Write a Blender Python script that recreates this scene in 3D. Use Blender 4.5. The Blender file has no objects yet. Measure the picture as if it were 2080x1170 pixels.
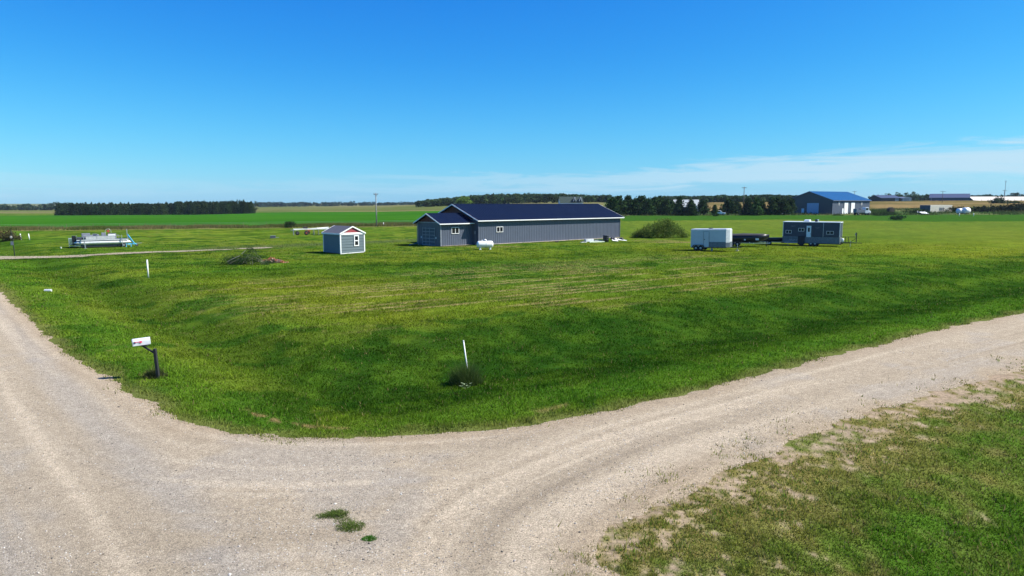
import bpy, math, random
import numpy as np
from mathutils import Vector, Matrix

# ------------------------------------------------------------------ camera, sky, sun
R = math.radians
CAM_H = 5.6
F = 1405.0
HORIZ = 412.0
PITCH = math.atan((585 - HORIZ) / F)
scene = bpy.context.scene
col = scene.collection
cd = bpy.data.cameras.new("camera")
cam = bpy.data.objects.new("camera", cd)
col.objects.link(cam)
cam.location = (0, 0, CAM_H)
cam.rotation_euler = (R(90) - PITCH, 0, 0)
cd.sensor_width = 36
cd.lens = 36 * F / 2080
cd.clip_start = 0.1
cd.clip_end = 20000
scene.camera = cam

SUN_EL, SUN_AZ = R(46), R(-5)        # azimuth measured from +X towards +Y
sd = Vector((math.cos(SUN_EL) * math.cos(SUN_AZ), math.cos(SUN_EL) * math.sin(SUN_AZ), math.sin(SUN_EL)))
ld = bpy.data.lights.new("sun", 'SUN')
ld.energy = 5.0
ld.angle = R(0.5)
ld.color = (1.0, 0.94, 0.80)
sun = bpy.data.objects.new("sun", ld)
col.objects.link(sun)
sun.rotation_euler = sd.to_track_quat('Z', 'Y').to_euler()

vs = scene.view_settings
vs.view_transform = 'Standard'
vs.look = 'None'
vs.gamma = 1
vs.exposure = 0.83
vs.use_curve_mapping = False


class NT:
    """small node-tree helper"""
    def __init__(s, tree):
        s.t = tree

    def n(s, typ, ins=None, **kw):
        nd = s.t.nodes.new(typ)
        for k, v in kw.items():
            setattr(nd, k, v)
        if ins:
            for k, v in ins.items():
                sk = nd.inputs[k]
                if isinstance(v, bpy.types.NodeSocket):
                    s.t.links.new(v, sk)
                else:
                    sk.default_value = v
        return nd

    def m(s, op, a, b=0.0, c=0.0, clamp=False):
        nd = s.n('ShaderNodeMath', {0: a, 1: b, 2: c}, operation=op)
        nd.use_clamp = clamp
        return nd.outputs[0]

    def mix(s, fac, a, b, blend='MIX'):
        nd = s.t.nodes.new('ShaderNodeMix')
        nd.data_type = 'RGBA'
        nd.blend_type = blend
        for k, v in ((0, fac), (6, a), (7, b)):
            if isinstance(v, bpy.types.NodeSocket):
                s.t.links.new(v, nd.inputs[k])
            else:
                nd.inputs[k].default_value = v
        return nd.outputs[2]

    def ramp(s, fac, lo, hi, a=0.0, b=1.0):
        nd = s.n('ShaderNodeMapRange', {0: fac, 1: lo, 2: hi, 3: a, 4: b})
        nd.interpolation_type = 'SMOOTHSTEP'
        return nd.outputs[0]


world = bpy.data.worlds.new("World")
scene.world = world
world.use_nodes = True
wt = world.node_tree
wt.nodes.clear()
W = NT(wt)
sky = W.n('ShaderNodeTexSky', sky_type='NISHITA')
sky.sun_disc = False
sky.sun_elevation = SUN_EL
sky.sun_rotation = R(90) - SUN_AZ
sky.altitude = 300
sky.air_density = 1.0
sky.dust_density = 0.35
sky.ozone_density = 3.0
sp_ = W.n('ShaderNodeSeparateColor', {0: sky.outputs[0]})
def grade(ch, g, k):
    return W.m('MULTIPLY', W.m('POWER', W.m('MULTIPLY', sp_.outputs[ch], 0.1), g), k * 10)
hs = W.n('ShaderNodeCombineColor', {0: grade(0, 2.1, 1.12), 1: grade(1, 1.20, 1.36), 2: grade(2, 0.52, 1.36)})
tc = W.n('ShaderNodeTexCoord')
sep = W.n('ShaderNodeSeparateXYZ', {0: tc.outputs['Generated']})
el = W.m('ARCSINE', sep.outputs[2])
az = W.m('ARCTAN2', sep.outputs[0], sep.outputs[1])
# thin low cloud bank: elevation of its centre and its half thickness grow to the right
cen = W.ramp(az, -0.2, 0.62, 0.022, 0.050)
half = W.ramp(az, -0.3, 0.62, 0.008, 0.017)
cv = W.n('ShaderNodeCombineXYZ', {0: W.m('MULTIPLY', az, 4.5), 1: W.m('MULTIPLY', el, 55.0), 2: 3.3})
n1 = W.n('ShaderNodeTexNoise', {'Vector': cv.outputs[0], 'Scale': 1.35, 'Detail': 8.0, 'Roughness': 0.65, 'Distortion': 0.8})
off = W.m('MULTIPLY', W.m('SUBTRACT', n1.outputs[0], 0.5), 0.07)
dd = W.m('ABSOLUTE', W.m('SUBTRACT', W.m('ADD', el, off), cen))
band = W.ramp(W.m('DIVIDE', dd, half), 0.25, 1.5, 1.0, 0.0)
amt = W.ramp(az, -0.4, 0.6, 0.16, 0.85)
cl = W.m('MULTIPLY', band, amt, clamp=True)
hz = W.ramp(el, -0.02, 0.20, 1.0, 0.0)
skyc = W.mix(W.m('MULTIPLY', hz, 0.25), hs.outputs[0], (2.1, 6.0, 9.8, 1))
skyc = W.mix(cl, skyc, (6.2, 8.6, 10.2, 1))
bg = W.n('ShaderNodeBackground', {'Color': skyc, 'Strength': 0.0515})
wo = W.n('ShaderNodeOutputWorld', {0: bg.outputs[0]})

# ------------------------------------------------------------------ numpy noise
def _h(ix, iy, s):
    n = (ix.astype(np.int64) * 374761393 + iy.astype(np.int64) * 668265263 + s * 1442695041) & 0xFFFFFFFF
    n = ((n ^ (n >> 13)) * 1274126177) & 0xFFFFFFFF
    return ((n ^ (n >> 16)) & 0xFFFFFF) / float(0xFFFFFF)


def vn(x, y, s=0):
    x = np.asarray(x, float); y = np.asarray(y, float)
    ix = np.floor(x); iy = np.floor(y)
    fx = x - ix; fy = y - iy
    fx = fx * fx * (3 - 2 * fx); fy = fy * fy * (3 - 2 * fy)
    a = _h(ix, iy, s); b = _h(ix + 1, iy, s); c = _h(ix, iy + 1, s); d = _h(ix + 1, iy + 1, s)
    return (a * (1 - fx) + b * fx) * (1 - fy) + (c * (1 - fx) + d * fx) * fy


def fbm(x, y, s=0, o=4, g=0.5):
    t = 0; a = 1; k = 0; x = np.asarray(x, float); y = np.asarray(y, float)
    for i in range(o):
        t = t + a * vn(x, y, s + i * 17); k += a; a *= g
        x, y = x * 1.93 + y * 0.51 + 3.1, y * 1.93 - x * 0.51 + 7.7
    return t / k


def ss(a, b, x):
    t = np.clip((np.asarray(x, float) - a) / (b - a), 0, 1)
    return t * t * (3 - 2 * t)


# ------------------------------------------------------------------ ground shape
def ray(px, py):
    u = (px - 1040) / F; v = (585 - py) / F
    c, s = math.cos(PITCH), math.sin(PITCH)
    return (u, c + v * s, v * c - s)


def G0(px, py):
    r = ray(px, py); t = CAM_H / -r[2]
    return (r[0] * t, r[1] * t)


def sdpoly(X, Y, P):
    """signed distance, positive inside polygon P"""
    X = np.asarray(X, float); Y = np.asarray(Y, float)
    d = np.full(X.shape, 1e18); ins = np.zeros(X.shape, bool)
    n = len(P)
    for i in range(n):
        ax, ay = P[i]; bx, by = P[(i + 1) % n]
        ex, ey = bx - ax, by - ay
        t = np.clip(((X - ax) * ex + (Y - ay) * ey) / (ex * ex + ey * ey + 1e-12), 0, 1)
        d = np.minimum(d, (X - ax - t * ex) ** 2 + (Y - ay - t * ey) ** 2)
        c = ((ay > Y) != (by > Y)) & (X < ex * (Y - ay) / (ey if abs(ey) > 1e-12 else 1e-12) + ax)
        ins ^= c
    d = np.sqrt(d)
    return np.where(ins, d, -d)


def chaikin(P, k=2):
    for _ in range(k):
        Q = [P[0]]
        for a, b in zip(P[:-1], P[1:]):
            Q.append((a[0] * .75 + b[0] * .25, a[1] * .75 + b[1] * .25))
            Q.append((a[0] * .25 + b[0] * .75, a[1] * .25 + b[1] * .75))
        Q.append(P[-1]); P = Q
    return P


EA = [G0(*p) for p in ((0, 590), (60, 650), (140, 720), (240, 782), (330, 838), (410, 870), (520, 888), (700, 891), (900, 884),
                       (1100, 862), (1300, 822), (1500, 772), (1700, 720), (1900, 670), (2080, 635))]
EA = chaikin(EA, 2)
dA = np.array([-0.66, 0.75]); dA /= np.hypot(*dA)
dB = np.array([0.815, 0.58]); dB /= np.hypot(*dB)
a0 = np.array(EA[0]); b0 = np.array(EA[-1])
LAWN = [tuple(a0 + dA * 2500)] + EA + [tuple(b0 + dB * 2500), (2500, 4000), (-2500, 4000)]
EV = [G0(*p) for p in ((2080, 745), (1900, 803), (1750, 852), (1600, 905), (1480, 950), (1380, 1005), (1280, 1060), (1215, 1110), (1225, 1170))]
v0 = np.array(EV[0]); v1 = np.array(EV[-1])
VERGE = [tuple(v0 + dB * 2500)] + chaikin(EV, 2) + [tuple(v1 - dA * 6), tuple(v1 - dA * 2500)]
nA = np.array([-dA[1], dA[0]])
if nA[0] > 0: nA = -nA
l0 = a0 + nA * 9.0
LEFT = [tuple(l0 + dA * 2500), tuple(l0 - dA * 2500), tuple(l0 - dA * 2500 + nA * 2500), tuple(l0 + dA * 2500 + nA * 2500)]
DRV = [G0(*p) for p in ((-150, 527), (0, 524), (60, 523.5), (130, 522), (200, 518), (280, 514), (360, 511), (425, 508.5))]


def distline(X, Y, P):
    d = np.full(np.shape(X), 1e18)
    for (ax, ay), (bx, by) in zip(P[:-1], P[1:]):
        ex, ey = bx - ax, by - ay
        t = np.clip(((X - ax) * ex + (Y - ay) * ey) / (ex * ex + ey * ey + 1e-12), 0, 1)
        d = np.minimum(d, (X - ax - t * ex) ** 2 + (Y - ay - t * ey) ** 2)
    return np.sqrt(d)


def offA(X, Y):      # distance right of the line of the left road's edge
    p = G0(140, 720)
    return (X - p[0]) * -nA[0] + (Y - p[1]) * -nA[1]


nB = np.array([-dB[1], dB[0]])


def offB(X, Y):
    return (X - b0[0]) * nB[0] + (Y - b0[1]) * nB[1]


_S = ([0, 150, 280, 450, 600, 900, 1500, 9000], [0, 0, .125, .5, .75, 1, 1.1, 1.1])
_A = ([-3000, 400, 650, 780, 880, 1000, 1150, 4000], [-4.5, -4, -1.5, 0, 2.6, 6.0, 8, 8])


def hgt(X, Y):
    X = np.asarray(X, float); Y = np.asarray(Y, float)
    d = np.hypot(X, Y)
    px = 1040 + F * X / np.maximum(Y, 1e-3)
    px = np.where(Y <= 0, np.where(X > 0, 4000, -3000), np.clip(px, -3000, 4000))
    h = np.interp(px, *_A) * np.interp(d, *_S) * ss(-0.1, 0.4, Y / np.maximum(d, 1e-6))
    near = d < 400
    if np.any(near):
        D = sdpoly(X, Y, LAWN)
        oa = offA(X, Y); ob = offB(X, Y)
        gA = 0.45 * np.exp(-((oa - 5.4) / 1.9) ** 2) * ss(6, 12, ob)
        gB = 0.60 * np.exp(-((ob - 7.0) / 3.2) ** 2) * ss(1.5, 6, oa)
        dr = ss(3, 8, distline(X, Y, DRV))
        h = h - np.where(D > 0, np.maximum(gA, gB) * ss(0.3, 3.0, D) * dr, 0)
        V = sdpoly(X, Y, VERGE)
        h = h - np.where(V > 0, 0.7 * ss(1.5, 7, V), 0)
    return h


def h1(x, y):
    return float(hgt(np.array([x]), np.array([y]))[0])


def G(px, py, dz=0.0):
    """ground point seen at photo pixel (px, py)"""
    r = ray(px, py)
    t = 4.0; pt = t
    ts = 4.0 * 1.01 ** np.arange(720)
    X = r[0] * ts; Y = r[1] * ts; Z = CAM_H + r[2] * ts
    below = Z < hgt(X, Y) + dz
    if not below.any():
        return (X[-1], Y[-1], 0)
    i = int(np.argmax(below)); lo, hi = ts[max(i - 1, 0)], ts[i]
    for _ in range(20):
        m = (lo + hi) / 2
        if CAM_H + r[2] * m < h1(r[0] * m, r[1] * m) + dz: hi = m
        else: lo = m
    return (r[0] * hi, r[1] * hi, h1(r[0] * hi, r[1] * hi))


def PD(px, d):
    """ground point in pixel column px at ground depth d"""
    x = (px - 1040) / F * d
    return (x, d, h1(x, d))


# ------------------------------------------------------------------ mesh helpers
def props(o, label=None, cat=None, group=None, kind=None):
    if label: o['label'] = label
    if cat: o['category'] = cat
    if group: o['group'] = group
    if kind: o['kind'] = kind
    return o


def thing(name, label, cat, loc=(0, 0, 0), rz=0.0, group=None):
    o = bpy.data.objects.new(name, None)
    o.empty_display_size = 0.2
    col.objects.link(o)
    o.location = loc
    o.rotation_euler = (0, 0, rz)
    return props(o, label, cat, group)


def npmesh(name, V, Fc, mat, parent=None, colr=None, smooth=False, fsize=None):
    me = bpy.data.meshes.new(name)
    V = np.asarray(V, np.float32); Fc = np.asarray(Fc, np.int32)
    k = Fc.shape[1]
    me.vertices.add(len(V)); me.vertices.foreach_set('co', V.ravel())
    me.loops.add(Fc.size); me.loops.foreach_set('vertex_index', Fc.ravel())
    me.polygons.add(len(Fc))
    me.polygons.foreach_set('loop_start', np.arange(0, Fc.size, k, dtype=np.int32))
    me.polygons.foreach_set('loop_total', np.full(len(Fc), k, np.int32))
    if smooth: me.polygons.foreach_set('use_smooth', np.ones(len(Fc), bool))
    me.update(calc_edges=True)
    if colr is not None:
        at = me.color_attributes.new('Col', 'FLOAT_COLOR', 'POINT')
        c4 = np.ones((len(V), 4), np.float32); c4[:, :3] = colr
        at.data.foreach_set('color', c4.ravel())
    me.materials.append(mat)
    o = bpy.data.objects.new(name, me)
    col.objects.link(o)
    if parent: o.parent = parent
    return o


class MB:
    def __init__(s):
        s.v = []; s.f = []

    def add(s, vs_, fs):
        n = len(s.v)
        s.v += [tuple(p) for p in vs_]
        s.f += [tuple(i + n for i in f) for f in fs]
        return s

    def box(s, x0, x1, y0, y1, z0, z1):
        return s.add([(x0, y0, z0), (x1, y0, z0), (x1, y1, z0), (x0, y1, z0), (x0, y0, z1), (x1, y0, z1), (x1, y1, z1), (x0, y1, z1)],
                     [(0, 3, 2, 1), (4, 5, 6, 7), (0, 1, 5, 4), (1, 2, 6, 5), (2, 3, 7, 6), (3, 0, 4, 7)])

    def prism(s, pts, ext):
        e = Vector(ext); n = len(pts)
        P = [Vector(p) for p in pts]
        return s.add(P + [p + e for p in P], [tuple(range(n))[::-1], tuple(range(n, 2 * n))] +
                     [(i, (i + 1) % n, n + (i + 1) % n, n + i) for i in range(n)])

    def tube(s, p0, p1, r0, r1=None, n=8):
        r1 = r0 if r1 is None else r1
        a = Vector(p0); b = Vector(p1); d = (b - a).normalized()
        q = d.orthogonal().normalized(); w = d.cross(q)
        V = []
        for c, r in ((a, r0), (b, r1)):
            for i in range(n):
                t = 2 * math.pi * (i + .5) / n
                V.append(c + q * (r * math.cos(t)) + w * (r * math.sin(t)))
        return s.add(V, [(i, (i + 1) % n, n + (i + 1) % n, n + i) for i in range(n)] + [tuple(range(n))[::-1], tuple(range(n, 2 * n))])

    def path(s, pts, r, n=6):
        for a, b in zip(pts[:-1], pts[1:]): s.tube(a, b, r, None, n)
        return s

    def bar(s, p0, p1, w, h=None):
        h = w if h is None else h
        a = Vector(p0); b = Vector(p1); d = (b - a).normalized()
        up = Vector((0, 0, 1)) if abs(d.z) < .95 else Vector((1, 0, 0))
        q = d.cross(up).normalized() * (w / 2); k = q.normalized().cross(d) * (h / 2)
        return s.prism([a - q - k, a + q - k, a + q + k, a - q + k], b - a)

    def lathe(s, prof, c=(0, 0, 0), axis='z', n=20):
        V = []; Fc = []
        for r, t in prof:
            for i in range(n):
                a = 2 * math.pi * i / n
                p = (r * math.cos(a), r * math.sin(a), t)
                if axis == 'x': p = (p[2], p[0], p[1])
                if axis == 'y': p = (p[0], p[2], p[1])
                V.append((c[0] + p[0], c[1] + p[1], c[2] + p[2]))
        for j in range(len(prof) - 1):
            for i in range(n):
                Fc.append((j * n + i, j * n + (i + 1) % n, (j + 1) * n + (i + 1) % n, (j + 1) * n + i))
        Fc.append(tuple(range(n))[::-1]); Fc.append(tuple(range((len(prof) - 1) * n, len(prof) * n)))
        return s.add(V, Fc)

    def loft(s, secs):
        """secs: list of equal-length closed sections"""
        n = len(secs[0]); V = [p for q in secs for p in q]; Fc = []
        for j in range(len(secs) - 1):
            for i in range(n):
                Fc.append((j * n + i, j * n + (i + 1) % n, (j + 1) * n + (i + 1) % n, (j + 1) * n + i))
        Fc.append(tuple(range(n))[::-1]); Fc.append(tuple(range((len(secs) - 1) * n, len(secs) * n)))
        return s.add(V, Fc)

    def build(s, name, mat, parent=None, smooth=False, bevel=0.0, label=None):
        me = bpy.data.meshes.new(name)
        me.from_pydata([tuple(p) for p in s.v], [], s.f)
        me.materials.append(mat)
        if smooth:
            for p in me.polygons: p.use_smooth = len(p.vertices) <= 4
        me.update()
        o = bpy.data.objects.new(name, me)
        col.objects.link(o)
        if parent: o.parent = parent
        if bevel:
            b = o.modifiers.new('bevel', 'BEVEL'); b.width = bevel; b.segments = 2; b.limit_method = 'ANGLE'
        if label: o['label'] = label
        return o


def each(m, name, mt, parent=None, *a_, **k):
    """build every loose piece of m as an object of its own"""
    par = list(range(len(m.v)))
    def fnd(a):
        while par[a] != a:
            par[a] = par[par[a]]; a = par[a]
        return a
    for f in m.f:
        for q in f[1:]: par[fnd(q)] = fnd(f[0])
    grp = {}
    for f in m.f: grp.setdefault(fnd(f[0]), []).append(f)
    out = []
    for fs in grp.values():
        ids = sorted({i for f in fs for i in f}); mp = {a: b for b, a in enumerate(ids)}
        q = MB(); q.v = [m.v[i] for i in ids]; q.f = [tuple(mp[i] for i in f) for f in fs]
        out.append(q.build(name, mt, parent, *a_, **k))
    return out


# ------------------------------------------------------------------ materials
def mat(name, c, rough=0.6, metal=0.0, var=0.12, scale=3.0, bump=0.0, bscale=30.0, spec=0.5, dirt=0.0):
    m = bpy.data.materials.new(name); m.use_nodes = True
    T = NT(m.node_tree); bs = m.node_tree.nodes['Principled BSDF']
    tcn = T.n('ShaderNodeTexCoord')
    nz = T.n('ShaderNodeTexNoise', {'Vector': tcn.outputs['Object'], 'Scale': scale, 'Detail': 5.0, 'Roughness': 0.65})
    f = T.ramp(nz.outputs[0], 0.3, 0.7, 1 - var, 1 + var)
    cc = T.n('ShaderNodeVectorMath', {0: (c[0], c[1], c[2]), 'Scale': f}, operation='SCALE')
    out = cc.outputs[0]
    if dirt:
        n2 = T.n('ShaderNodeTexNoise', {'Vector': tcn.outputs['Object'], 'Scale': scale * .6, 'Detail': 8.0, 'Roughness': 0.7})
        out = T.mix(T.ramp(n2.outputs[0], 0.52, 0.75, 0, dirt), out, (0.16, 0.13, 0.09, 1))
    m.node_tree.links.new(out, bs.inputs['Base Color'])
    bs.inputs['Roughness'].default_value = rough
    bs.inputs['Metallic'].default_value = metal
    bs.inputs['Specular IOR Level'].default_value = spec
    if bump:
        n3 = T.n('ShaderNodeTexNoise', {'Vector': tcn.outputs['Object'], 'Scale': bscale, 'Detail': 4.0})
        bp = T.n('ShaderNodeBump', {'Height': n3.outputs[0], 'Strength': bump, 'Distance': 0.02})
        m.node_tree.links.new(bp.outputs[0], bs.inputs['Normal'])
    return m


def vmat(name, rough=0.9, trans=0.0, fine=(), bump=0.0, bscale=8.0, spec=0.0, gain=1.0):
    """material whose own colour comes from the mesh's Col attribute, broken up by fine noise"""
    m = bpy.data.materials.new(name); m.use_nodes = True
    T = NT(m.node_tree); bs = m.node_tree.nodes['Principled BSDF']
    at = T.n('ShaderNodeVertexColor', layer_name='Col')
    c = at.outputs[0]
    tcn = T.n('ShaderNodeTexCoord')
    for sc, am in fine:
        nz = T.n('ShaderNodeTexNoise', {'Vector': tcn.outputs['Object'], 'Scale': sc, 'Detail': 3.0, 'Roughness': 0.7})
        f = T.ramp(nz.outputs[0], 0.28, 0.72, 1 - am, 1 + am)
        c = T.n('ShaderNodeVectorMath', {0: c, 'Scale': f}, operation='SCALE').outputs[0]
    m.node_tree.links.new(c, bs.inputs['Base Color'])
    bs.inputs['Roughness'].default_value = rough
    bs.inputs['Specular IOR Level'].default_value = spec
    if bump:
        n3 = T.n('ShaderNodeTexNoise', {'Vector': tcn.outputs['Object'], 'Scale': bscale, 'Detail': 5.0, 'Roughness': 0.7})
        bp = T.n('ShaderNodeBump', {'Height': n3.outputs[0], 'Strength': bump, 'Distance': 0.05})
        m.node_tree.links.new(bp.outputs[0], bs.inputs['Normal'])
    if trans:
        tr = T.n('ShaderNodeBsdfTranslucent', {'Color': c})
        mx = T.n('ShaderNodeMixShader', {0: trans, 1: bs.outputs[0], 2: tr.outputs[0]})
        m.node_tree.links.new(mx.outputs[0], m.node_tree.nodes['Material Output'].inputs[0])
    return m


M = dict(
    ground=vmat('ground', fine=((1.1, .16), (9, .25), (45, .28)), bump=0.8, bscale=7),
    gravel=vmat('gravel', fine=((2.5, .08), (12, .16), (38, .42), (110, .38)), bump=0.9, bscale=45),
    crop=vmat('crop_leaves', fine=((0.6, .08), (3, .15)), bump=1.0, bscale=2.5),
    blade=vmat('grass_blade', trans=0.4),
    leaf=vmat('foliage', trans=0.2),
    stone=vmat('pebble', rough=0.8),
    siding=mat('grey_metal_siding', (.076, .092, .132), .45, 0, .05, .8),
    shaded_end_jamb=mat('shaded_end_and_jamb_siding', (.06, .065, .075), .5, 0, .05, .8),  # siding darkened for the shop's shaded gable end, also used on door jambs
    navy_roof=mat('navy_metal_roof', (.0025, .0085, .032), .65, 0, .06, .5, spec=.08),
    blue_roof=mat('blue_metal_roof', (.003, .078, .22), .65, 0, .05, .5, spec=.15),
    white=mat('white_trim', (.78, .79, .8), .5, 0, .04, 2),
    white_metal=mat('white_painted_metal', (.72, .75, .77), .35, 0, .05, 1, dirt=.12),
    redwood=mat('red_brown_board', (.13, .03, .02), .7, 0, .2, 3),
    red=mat('barn_red_siding', (.30, .05, .06), .6, 0, .1, 3),
    shed=mat('blue_grey_siding', (.088, .128, .150), .6, 0, .06, 2),
    shingle=mat('asphalt_shingles', (.07, .075, .10), .9, 0, .25, 8, bump=.6),
    glass=mat('dark_glass', (.012, .014, .018), .08, 0, .05, 1),
    black=mat('black_paint', (.012, .012, .016), .35, 0, .2, 3),
    rubber=mat('rubber', (.02, .02, .021), .85, 0, .2, 10),
    steel=mat('galvanised_steel', (.45, .47, .49), .38, .75, .15, 4),
    alu=mat('aluminium', (.62, .64, .66), .5, .35, .12, 3),
    greymetal=mat('grey_painted_metal', (.24, .26, .3), .5, .2, .15, 3),
    vinyl=mat('grey_vinyl', (.17, .19, .23), .55, 0, .15, 4),
    blue=mat('light_blue_paint', (.10, .45, .68), .45, 0, .1, 3),
    teal=mat('teal_canvas', (.07, .14, .13), .7, 0, .2, 3),
    redpaint=mat('faded_red_paint', (.32, .04, .03), .5, 0, .25, 5),
    camper=mat('charcoal_camper_skin', (.030, .038, .066), .45, 0, .1, 2),
    treadplate=mat('diamond_plate', (.115, .14, .17), .45, .2, .25, 5),
    wood=mat('weathered_wood', (.17, .14, .115), .85, 0, .3, 5),
    pole=mat('pole_timber', (.12, .10, .09), .9, 0, .25, 3),
    greypole=mat('grey_pole_timber', (.20, .21, .22), .9, 0, .2, 3),
    blackpost=mat('black_timber_post', (.016, .017, .02), .8, 0, .25, 8),
    tank=mat('white_tank_paint', (.74, .76, .77), .4, 0, .04, 2, dirt=.08),
    plastic=mat('white_plastic', (.82, .83, .82), .45, 0, .03, 2),
    pinkred=mat('red_flag', (.75, .03, .10), .5, 0, .05, 5),
    drk=mat('dark_blue_paint', (.03, .04, .10), .5, 0, .05, 5),
    concrete=mat('concrete', (.34, .33, .31), .9, 0, .15, 5),
    bark=mat('bark', (.07, .055, .045), .95, 0, .3, 4),
    tin=mat('pale_tin_roof', (.38, .41, .40), .5, 0, .1, 1),
    tan_tin=mat('tan_tin_roof', (.60, .54, .48), .6, 0, .08, .4),
    far_navy=mat('slate_blue_metal', (.04, .055, .105), .5, 0, .06, .5),
    darkwall=mat('dark_brown_wall', (.03, .025, .03), .7, 0, .2, 1),
    cream=mat('cream_metal', (.62, .58, .47), .6, 0, .08, 1, dirt=.2),
    trailer_skin=mat('white_trailer_skin', (.50, .53, .55), .4, 0, .04, 1, dirt=.1),
    panelgrey=mat('silver_panel', (.42, .44, .46), .5, .1, .15, 2),
    under_shade=mat('dark_understructure_shade', (.03, .033, .038), .7, 0, .2, 3),
    drkgrey=mat('dark_grey_metal', (.07, .08, .1), .6, 0, .1, 1),
    debris=mat('broken_brick', (.34, .12, .06), .9, 0, .35, 9),
    palewood=mat('pale_split_wood', (.55, .46, .33), .8, 0, .2, 5),
    deadwood=mat('bleached_branch', (.24, .22, .17), .9, 0, .25, 5),
)

# ------------------------------------------------------------------ surface colours (own colours of the turf and soil)
def mixc(a, b, t):
    t = np.asarray(t)[..., None]
    return np.asarray(a) * (1 - t) + np.asarray(b) * t


C_DRY = np.array([.106, .142, .016])
C_MID = np.array([.058, .117, .010])
C_LUSH = np.array([.018, .060, .006])
C_STRAW = np.array([.30, .24, .11])
C_SOIL = np.array([.26, .20, .14])
SOYB = [G(-900, 472)[:2], G(0, 466)[:2], G(860, 456)[:2], G(1100, 452)[:2], G(1260, 449)[:2], G(1262, 437.5)[:2], G(900, 429)[:2], G(520, 431.5)[:2], G(0, 433.5)[:2], G(-900, 438)[:2]]
BANDR = [G(1262, 449)[:2], G(1590, 446)[:2], G(1900, 450)[:2], G(2300, 449)[:2], G(2900, 445)[:2], G(2900, 436)[:2], G(2080, 436)[:2], G(1590, 437)[:2], G(1262, 438)[:2]]


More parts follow.
